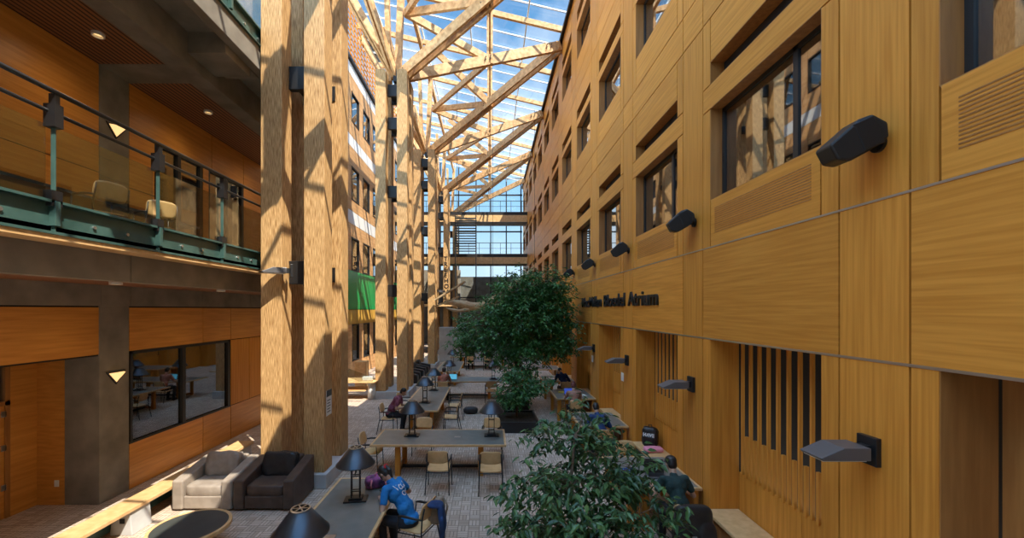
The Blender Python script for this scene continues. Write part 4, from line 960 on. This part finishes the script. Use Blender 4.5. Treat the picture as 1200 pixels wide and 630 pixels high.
person('person in a maroon patterned shirt writing at the lengthwise table', (-3.0, 12.35, 0), -90, 'c_maroon', lean=.26, pitch=36, hands=((-.08, .52, .80), (.14, .48, .80)), vox=.009, skin='skin_tan')
person('person in a black cap and dark green shirt at the fir wall, back to camera', (2.9, 6.22, 0), 0, 'c_green', lean=.22, pitch=25, hands=((-.22, .52, .80), (.22, .50, .80)), cap=True, vox=.009)
person('person in a royal blue top leaning over the desk by the fir wall', (2.72, 9.92, 0), 6, 'c_navy', lean=.30, pitch=30, sleeve='long', hands=((-.20, .55, .80), (.20, .52, .80)), vox=.010)
person('person in a tan top with auburn hair at the blue laptop', (2.7, 13.02, 0), 0, 'c_tan', hair='hair_red', lean=.14, pitch=15, hands=((-.22, .60, .80), (.22, .60, .80)), hairstyle='bun', vox=.012)
person('person in navy slumped far forward over a desk at the fir wall', (3.0, 16.32, 0), 10, 'c_navy', lean=.42, pitch=60, sleeve='long', hands=((-.30, .62, .80), (.25, .62, .80)), vox=.012)
person('person in a rust top sitting behind the laptop, back to camera', (-1.85, 16.37, 0), 0, 'c_rust', lean=.12, pitch=15, hands=((-.15, .52, .80), (.2, .5, .80)), vox=.013)
person('person in charcoal at the farthest table, left of the two backs', (-1.2, 25.1, 0), 0, 'c_grey', lean=.15, pitch=20, sleeve='long', vox=.016)
person('person in charcoal at the farthest table, right of the two backs', (-.15, 25.1, 0), 0, 'c_grey', lean=.2, pitch=25, sleeve='long', vox=.016)
person('person in a pale shirt facing the camera across the farthest table', (-1.8, 27.35, 0), 180, 'c_white', lean=.15, pitch=15, vox=.016)
# ================================================================== SMALL BELONGINGS
def pack(name, lab, loc, rz, m1, dims=(.30, .18, .42), m2='black', cat='backpack', tilt=0):
    t = thing(name, lab, cat, loc, R(rz)); a, b, h = dims; rot = Matrix.Rotation(R(tilt), 3, 'X')
    q = MB(); q.sell((0, 0, h/2), (a/2, b/2, h/2), .5, 26, 14, 0, rot); o = q.build('bag_body', m1, t, smooth=True)
    tx = bpy.data.textures.new('bagfold', 'CLOUDS'); tx.noise_scale = .12; ss = o.modifiers.new('s', 'SUBSURF'); ss.levels = ss.render_levels = 1; d = o.modifiers.new('d', 'DISPLACE'); d.texture = tx; d.strength = .04
    q = MB(); q.sell((0, b*.5, h*.34), (a*.38, b*.22, h*.26), .5, 20, 10, 0, rot); q.build('front_pocket', m2, t, smooth=True)
    for s in (-1, 1): MB().tube([(s*a*.25, -b*.45, h*.9), (s*a*.3, -b*.75, h*.6), (s*a*.28, -b*.6, h*.2)], .014, 6).build('strap', m2, t, smooth=True)
    MB().tube([(-.04, 0, h*.97), (-.03, 0, h+.05), (.03, 0, h+.05), (.04, 0, h*.97)], .009, 6).build('handle', m2, t, smooth=True)
    return t
M['tanbag'] = cloth('tan canvas', (.26, .20, .14), (.36, .28, .20)); M['pink'] = cloth('pink fabric', (.70, .22, .30), (.75, .30, .38)); M['purple'] = cloth('floral fabric', (.35, .10, .30), (.04, .03, .06))
pack('backpack', 'tan canvas backpack hung on the chair behind the woman in blue', (-.80, 6.26, .45), 70, 'tanbag', (.28, .17, .40), 'tanbag')
jk = MB(); jk.sell((-.70, 6.02, .66), (.05, .12, .20), .6, 22, 12, 0, Matrix.Rotation(R(-8), 3, 'Y')); jk.sell((-.69, 5.93, .52), (.045, .05, .20), .7, 20, 10, 0, Matrix.Rotation(R(14), 3, 'X')); jk.sell((-.80, 6.02, .84), (.12, .11, .035), .8, 20, 10); o = bake(jk, 'jacket', 'c_navy', None, .012, 2); tag(o, 'navy jacket slung over the chair back of the woman in blue', 'jacket')
pack('shoulder_bag', 'black and pink patterned bag lying on the table before the woman', (-1.88, 6.86, .75), 20, 'purple', (.40, .26, .17), 'pink', 'bag')
bp = pack('backpack', 'black backpack with pale lettering on the second niche bench', (3.74, 9.55, .51), -35+180, 'leather_black', (.36, .22, .46))
tl = thing('bag_print', '', '');
tl.parent = bp
text_obj('print_text', 'HAVE', .10, Matrix.Translation((.13, .125, .26)) @ Matrix.Rotation(R(180), 4, 'Z') @ Matrix.Rotation(R(90), 4, 'X'), 'white', tl, .02, .003)
q = MB(); q.sell((0, 0, .05), (.21, .13, .05), .5, 22, 10); o = q.build('pink_pouch', 'pink', smooth=True); o.location = (3.68, 9.22, .51); tag(o, 'pink folded bag on the niche bench before the black backpack', 'pouch')
q = MB(); q.sell((0, 0, .12), (.26, .16, .13), .7, 22, 12); o = q.build('duffel_bag', 'leather_black', smooth=True); o.location = (-.68, 14.6, 0); tag(o, 'black soft bag on the floor right of the maroon man\'s table', 'bag')
q = MB(); q.sell((2.9, 5.84, .70), (.27, .07, .22), .5, 28, 14); q.sell((2.72, 5.80, .42), (.12, .07, .28), .6, 22, 12); q.sell((3.08, 5.80, .40), (.13, .07, .30), .6, 22, 12); o = bake(q, 'coat', 'leather_black', None, .014, 3); tag(o, 'bulky black coat draped over the chair of the capped man', 'coat')
def laptop(lab, loc, rz, screen):
    t = thing('laptop', lab, 'laptop', loc, R(rz)); MB().box(-.17, .17, -.12, .12, 0, .016).build('keyboard_base', 'fixture_grey', t, bevel=.003)
    MB().box(-.15, .15, -.06, .10, .016, .018).build('keys', 'black', t)
    q = MB(); q.X = Matrix.Translation((0, .12, .016)) @ Matrix.Rotation(R(-18), 4, 'X'); q.box(-.17, .17, 0, .01, 0, .23); q.build('lid', 'black', t)
    q = MB(); q.X = Matrix.Translation((0, .12, .016)) @ Matrix.Rotation(R(-18), 4, 'X'); q.box(-.16, .16, -.002, 0, .01, .22); q.build('screen', screen, t)
scr = mat('laptop screen', (.05, .2, .3), .2, emit=(.08, .35, .5), es=1.0)
laptop('open laptop with a cyan screen on the crosswise laptop table', (-1.55, 17.1, .75), 0, scr)
laptop('blue laptop on the desk before the person in the tan top', (2.75, 14.0, .75), 5, mat('blue screen', (.02, .04, .2), .2, emit=(.05, .1, .5), es=.7))
laptop('dark laptop on the desk before the man in the black cap', (2.95, 7.25, .75), -5, 'black')
def paper(lab, x, y, rz, m='paper', s=(.21, .29), z=.752, nm='paper_sheet', cat='paper', h=.004):
    o = MB().box(-s[0]/2, s[0]/2, -s[1]/2, s[1]/2, 0, h).build(nm, m); o.location = (x, y, z); o.rotation_euler = (0, 0, R(rz)); tag(o, lab, cat)
M['bluepaper'] = mat('blue cover', (.03, .15, .5), .5); M['yellowpaper'] = mat('yellow cover', (.7, .5, .08), .5)
paper('open white notebook under the hands of the man in maroon', -2.42, 12.35, 8, s=(.42, .29), nm='notebook', cat='notebook', h=.015)
paper('blue folder on the desk left of the man in the black cap', 2.5, 7.45, 25, 'bluepaper', (.32, .24), nm='folder', cat='folder', h=.02)
paper('yellow folder on the desk behind the blue laptop', 2.6, 14.6, -10, 'yellowpaper', (.3, .22), nm='folder', cat='folder', h=.02)
paper('white sheet on the desk right of the blue laptop', 3.2, 14.1, 15)
paper('white sheet on the desk of the person slumped in navy', 2.7, 17.5, 35)
